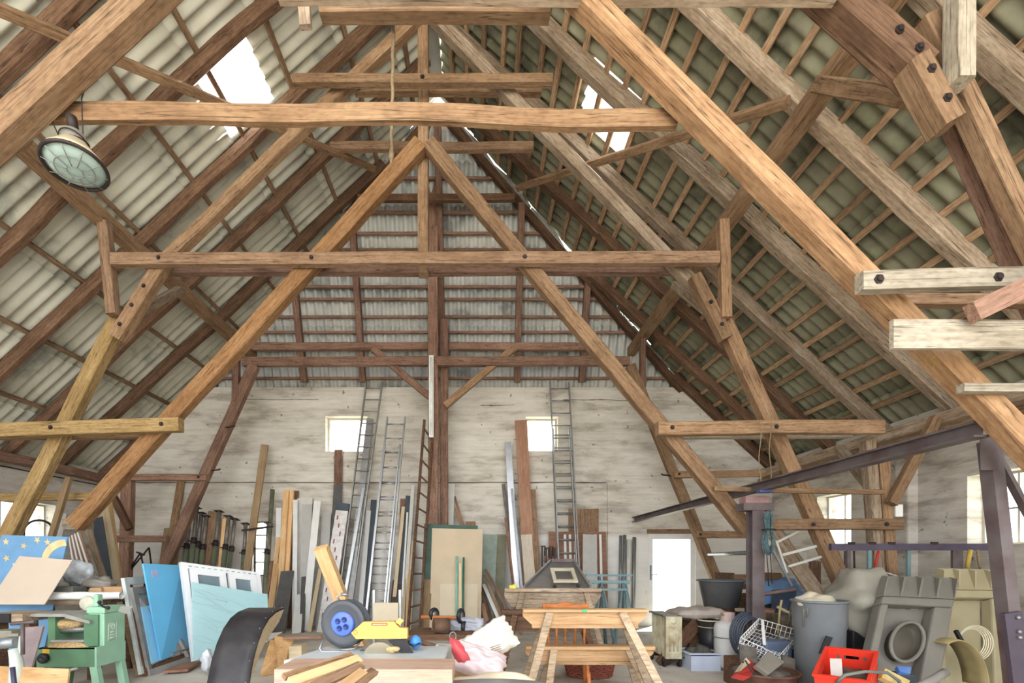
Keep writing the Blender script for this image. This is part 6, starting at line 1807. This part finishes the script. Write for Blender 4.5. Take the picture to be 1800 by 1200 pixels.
# light-well shafts
def lightwell(label, TL, TR, BR, BL, Yt, Yb, mat, ring, tilt=0):
    """a moulded shaft body: sloping front frame with pockets along its top and a round flange in its window"""
    a, b, c_, d = P(*TL, Yt), P(*TR, Yt - tilt), P(*BR, Yb - tilt), P(*BL, Yb)
    root = thing('light_well', label, 'shaft', (c_ + d) / 2)
    def g(u, v, off=0.0):
        p = a.lerp(b, u).lerp(d.lerp(c_, u), v)
        n = (b - a).cross(d - a).normalized()
        if n.y > 0: n = -n
        return p + n * off
    mb = MB()
    def slab(u0, u1, v0, v1, f, k):
        mb.hexa([g(u0, v1, f), g(u1, v1, f), g(u1, v1, k), g(u0, v1, k), g(u0, v0, f), g(u1, v0, f), g(u1, v0, k), g(u0, v0, k)])
    slab(0, .11, .2, 1.0, .03, -.1); slab(.74, 1, .2, 1.0, .03, -.1); slab(0, 1, .14, .2, .03, -.1)
    slab(.11, .74, .95, 1.0, .03, -.1)
    part('frame', mb, mat, root, bevel=.018)
    mb = MB(); slab(.11, .74, .2, .95, -.1, -.12)
    slab(.16, .7, .26, .9, -.085, -.1)
    part('back_panel', mb, mat, root)
    mb = MB()
    n = 4
    for k in range(n + 1):
        u = k / n
        u0_, u1_ = max(0, u - .016), min(1, u + .016)
        mb.hexa([g(u0_, .14, .03), g(u1_, .14, .03), g(u1_, .14, -.07), g(u0_, .14, -.07), g(u0_, -.002, .03), g(u1_, -.002, .03), g(u1_, -.042, -.07), g(u0_, -.042, -.07)])
        if k < n:
            p = [g(u + .016, .14, .03), g(u + 1 / n - .016, .14, .03), g(u + 1 / n - .016, .14, -.07), g(u + .016, .14, -.07), g(u + .016, -.034, -.045), g(u + 1 / n - .016, -.03, -.045), g(u + 1 / n - .016, -.034, -.07), g(u + .016, -.036, -.07)]
            mb.hexa(p)
    part('pockets', mb, mat, root)
    if ring:
        cx_, cy_, ru, rv = ring
        pts = [g(cx_ + ru * math.cos(k * PI / 16), cy_ + rv * math.sin(k * PI / 16), .02) for k in range(32)]
        part('flange', MB().tube(pts, .018, 8, closed=True), mat, root)
        inner = [g(cx_ + ru * .93 * math.cos(k * PI / 16), cy_ + rv * .93 * math.sin(k * PI / 16), .015) for k in range(32)]
        back_ = [g(cx_ + ru * .9 * math.cos(k * PI / 16), cy_ + rv * .9 * math.sin(k * PI / 16), -.08) for k in range(32)]
        m2 = MB().add(inner + back_, [(i, (i + 1) % 32, (i + 1) % 32 + 32, i + 32) for i in range(32)], True)
        m2.f.append(tuple(32 + i for i in range(32))); m2.sm.append(False)
        part('duct', m2, plain('duct_shade', (92, 86, 76), .6), root)  # dark colour paints the shade inside the open flange hole
    return root
LW_G = plain('moulded_grey', (126, 122, 114), .5, 0, .08, 3)
LW_C = plain('moulded_cream', (176, 166, 134), .5, 0, .08, 3)
lightwell('grey moulded plastic light shaft with round flange, front one', (1556, 1016), (1680, 1020), (1632, 1290), (1498, 1270), 4.9, 4.35, LW_G, (.47, .45, .22, .135))
lightwell('cream moulded plastic light shaft behind the grey one', (1655, 1004), (1766, 1006), (1782, 1255), (1640, 1255), 5.2, 4.75, LW_C, None, 0)
c = P(1702, 1128, 4.8)
root = thing('cable_coil', 'pale cable coil hanging in the cream light shaft', 'cable', c)
mb = MB()
for i in range(5):
    mb.tube([c + Vector(((.13 + .012 * i) * math.cos(k * PI / 16), -.03 - .01 * i, (.14 + .01 * i) * math.sin(k * PI / 16))) for k in range(32)], .006, 6, closed=True)
part('loops', mb, plain('cable_cream', (226, 218, 190), .4), root)
part('plug', MB().bar(P(1680, 1108, 4.7), P(1690, 1126, 4.7), .03, .03), BLACK, root)
# curved khaki duct between the shafts
def duct(u, v):
    a = -.4 + 1.9 * u
    return P(1668, 1130, 4.6) + Vector((.3 * math.sin(a) + .0 , -.1 + .25 * v, -.45 + .5 * math.cos(a)))
solo('bent_sheet', MB().sheet(duct, 16, 3, .012), plain('khaki_sheet', (168, 152, 108), .5), 'curved khaki plastic sheet between the two light shafts', 'sheet')
# red crate
RED = plain('crate_red', (226, 60, 42), .4, 0, .05)
bl, br = Vector((3.25, 4.35, .61)), Vector((3.49, 4.10, .615))
ex = (br - bl).normalized()
ey = Vector((-.45, -.5, -.2)); ey = (ey - ex * ey.dot(ex)).normalized()
ez = ey.cross(ex); ez = ez if ez.z > 0 else -ez
Mc = Matrix((ex, ey, ez)).transposed().to_4x4(); Mc.translation = bl
cw, cl, ch = .36, .56, .26
root = thing('bottle_crate', 'bright red plastic crate with handle slots at the lower right', 'crate', Mc @ Vector((cw / 2, cl / 2, -ch)))
mb = MB()
def slotted(xa, xb, f):
    d = xb - xa
    f(xa, xb, -ch, -.09); f(xa, xb, -.055, 0)
    cur = xa
    for s0, s1 in ((.2, .27), (.35, .65), (.73, .8)):
        f(cur, xa + s0 * d, -.09, -.055); cur = xa + s1 * d
    f(cur, xb, -.09, -.055)
slotted(0, cw, lambda a, b, z0, z1: mb.box((a, 0, z0), (b, .012, z1), Mc))
part('back_side', mb, RED, root)
mb = MB()
slotted(0, cl, lambda a, b, z0, z1: mb.box((0, a, z0), (.012, b, z1), Mc))
part('left_side', mb, RED, root)
mb = MB()
slotted(0, cl, lambda a, b, z0, z1: mb.box((cw - .012, a, z0), (cw, b, z1), Mc))
part('right_side', mb, RED, root)
part('front_side', MB().box((.012, cl - .012, -ch), (cw - .012, cl, 0), Mc), RED, root)
part('bottom', MB().box((.012, .012, -ch), (cw - .012, cl - .012, -ch + .012), Mc), RED, root)
part('rim', MB().box((-.012, -.012, -.012), (cw + .012, .014, .008), Mc).box((-.012, cl - .014, -.012), (cw + .012, cl + .012, .008), Mc).box((-.012, .014, -.012), (.014, cl - .014, .008), Mc).box((cw - .014, .014, -.012), (cw + .012, cl - .014, .008), Mc), RED, root)
cc = Mc @ Vector((cw / 2, cl / 2, -ch))
solo('wooden_block', MB().box((cc.x - .14, cc.y - .12, 0), (cc.x + .14, cc.y + .12, cc.z - .05)), W_DARK, 'dark wooden block under the red crate', 'block', bevel=.01)
q = [Mc @ Vector(v) for v in ((.07, .28, .03), (.15, .26, .03), (.17, .4, -.2), (.09, .42, -.2))]
solo('paper_card', quad_mb(q, .004), plain('card_grey', (208, 200, 194), .7), 'grey-white card tag standing in the red crate', 'card')
k_ = MB().ball((0, 0, 0), .2, 20, 10, (.75, 1.15, .35), .4, 9)
k_.v = [Mc @ (v + Vector((cw / 2, cl / 2, -ch + .085))) for v in k_.v]
solo('crate_scrap', crease(k_, Mc @ Vector((cw / 2, cl / 2, -ch + .08)), .02, 5, 14), SCR, 'mixed grey scrap inside the red crate', 'scrap', kind='stuff')
mb = MB().tube([P(1470, 1200, 3.85), P(1485, 1186, 3.8), P(1520, 1180, 3.8), P(1560, 1182, 3.85), P(1580, 1196, 3.9), P(1588, 1220, 3.95)], .014, 8)
solo('garden_hose', mb, plain('hose_grey_green', (112, 118, 110), .5), 'grey-green hose bending over the rim of the red crate', 'hose')
solo('grey_pipe', MB().tube([P(1600, 1215, 4.0), P(1640, 1194, 4.0), P(1662, 1181, 4.05)], .035, 14), plain('pipe_grey', (150, 146, 140), .45), 'short thick grey pipe lying in front of the light shafts', 'pipe')
solo('yellow_carton', quad_mb(quad([(1556, 1174), (1600, 1196), (1592, 1212), (1550, 1190)], [4.05, 4.0, 3.95, 4.0]), .05), plain('carton_yellow', (214, 190, 126), .6, 0, .15, 14), 'printed yellow carton between red crate and grey pipe', 'carton')
solo('blue_gadget', quad_mb(quad([(1577, 1170), (1602, 1172), (1600, 1184), (1582, 1180)], [4.2, 4.2, 4.15, 4.15]), .04), plain('gadget_blue', (90, 130, 200), .4), 'small blue plastic gadget below the grey flange', 'gadget')
solo('rusty_pipe', MB().tube([P(1318, 1047, 6.0), P(1398, 1036, 6.1)], .025, 10), plain('rust_pipe', (150, 124, 120), .6, .2, .2), 'rusty pipe lying across behind the steel column foot', 'pipe')
solo('rail_pipe', MB().tube([P(1246, 974, 9.0), P(1322, 971, 6.0)], .03, 10), GREYM, 'grey pipe running from the tan rear leg to the steel column', 'pipe')
solo('dark_box', MB().box((XP(1574, 4.2), 4.16, 0), (XP(1604, 4.2), 4.32, ZP(1184, 4.2))), SLATE, 'dark box carrying the small blue gadget', 'box', bevel=.006)
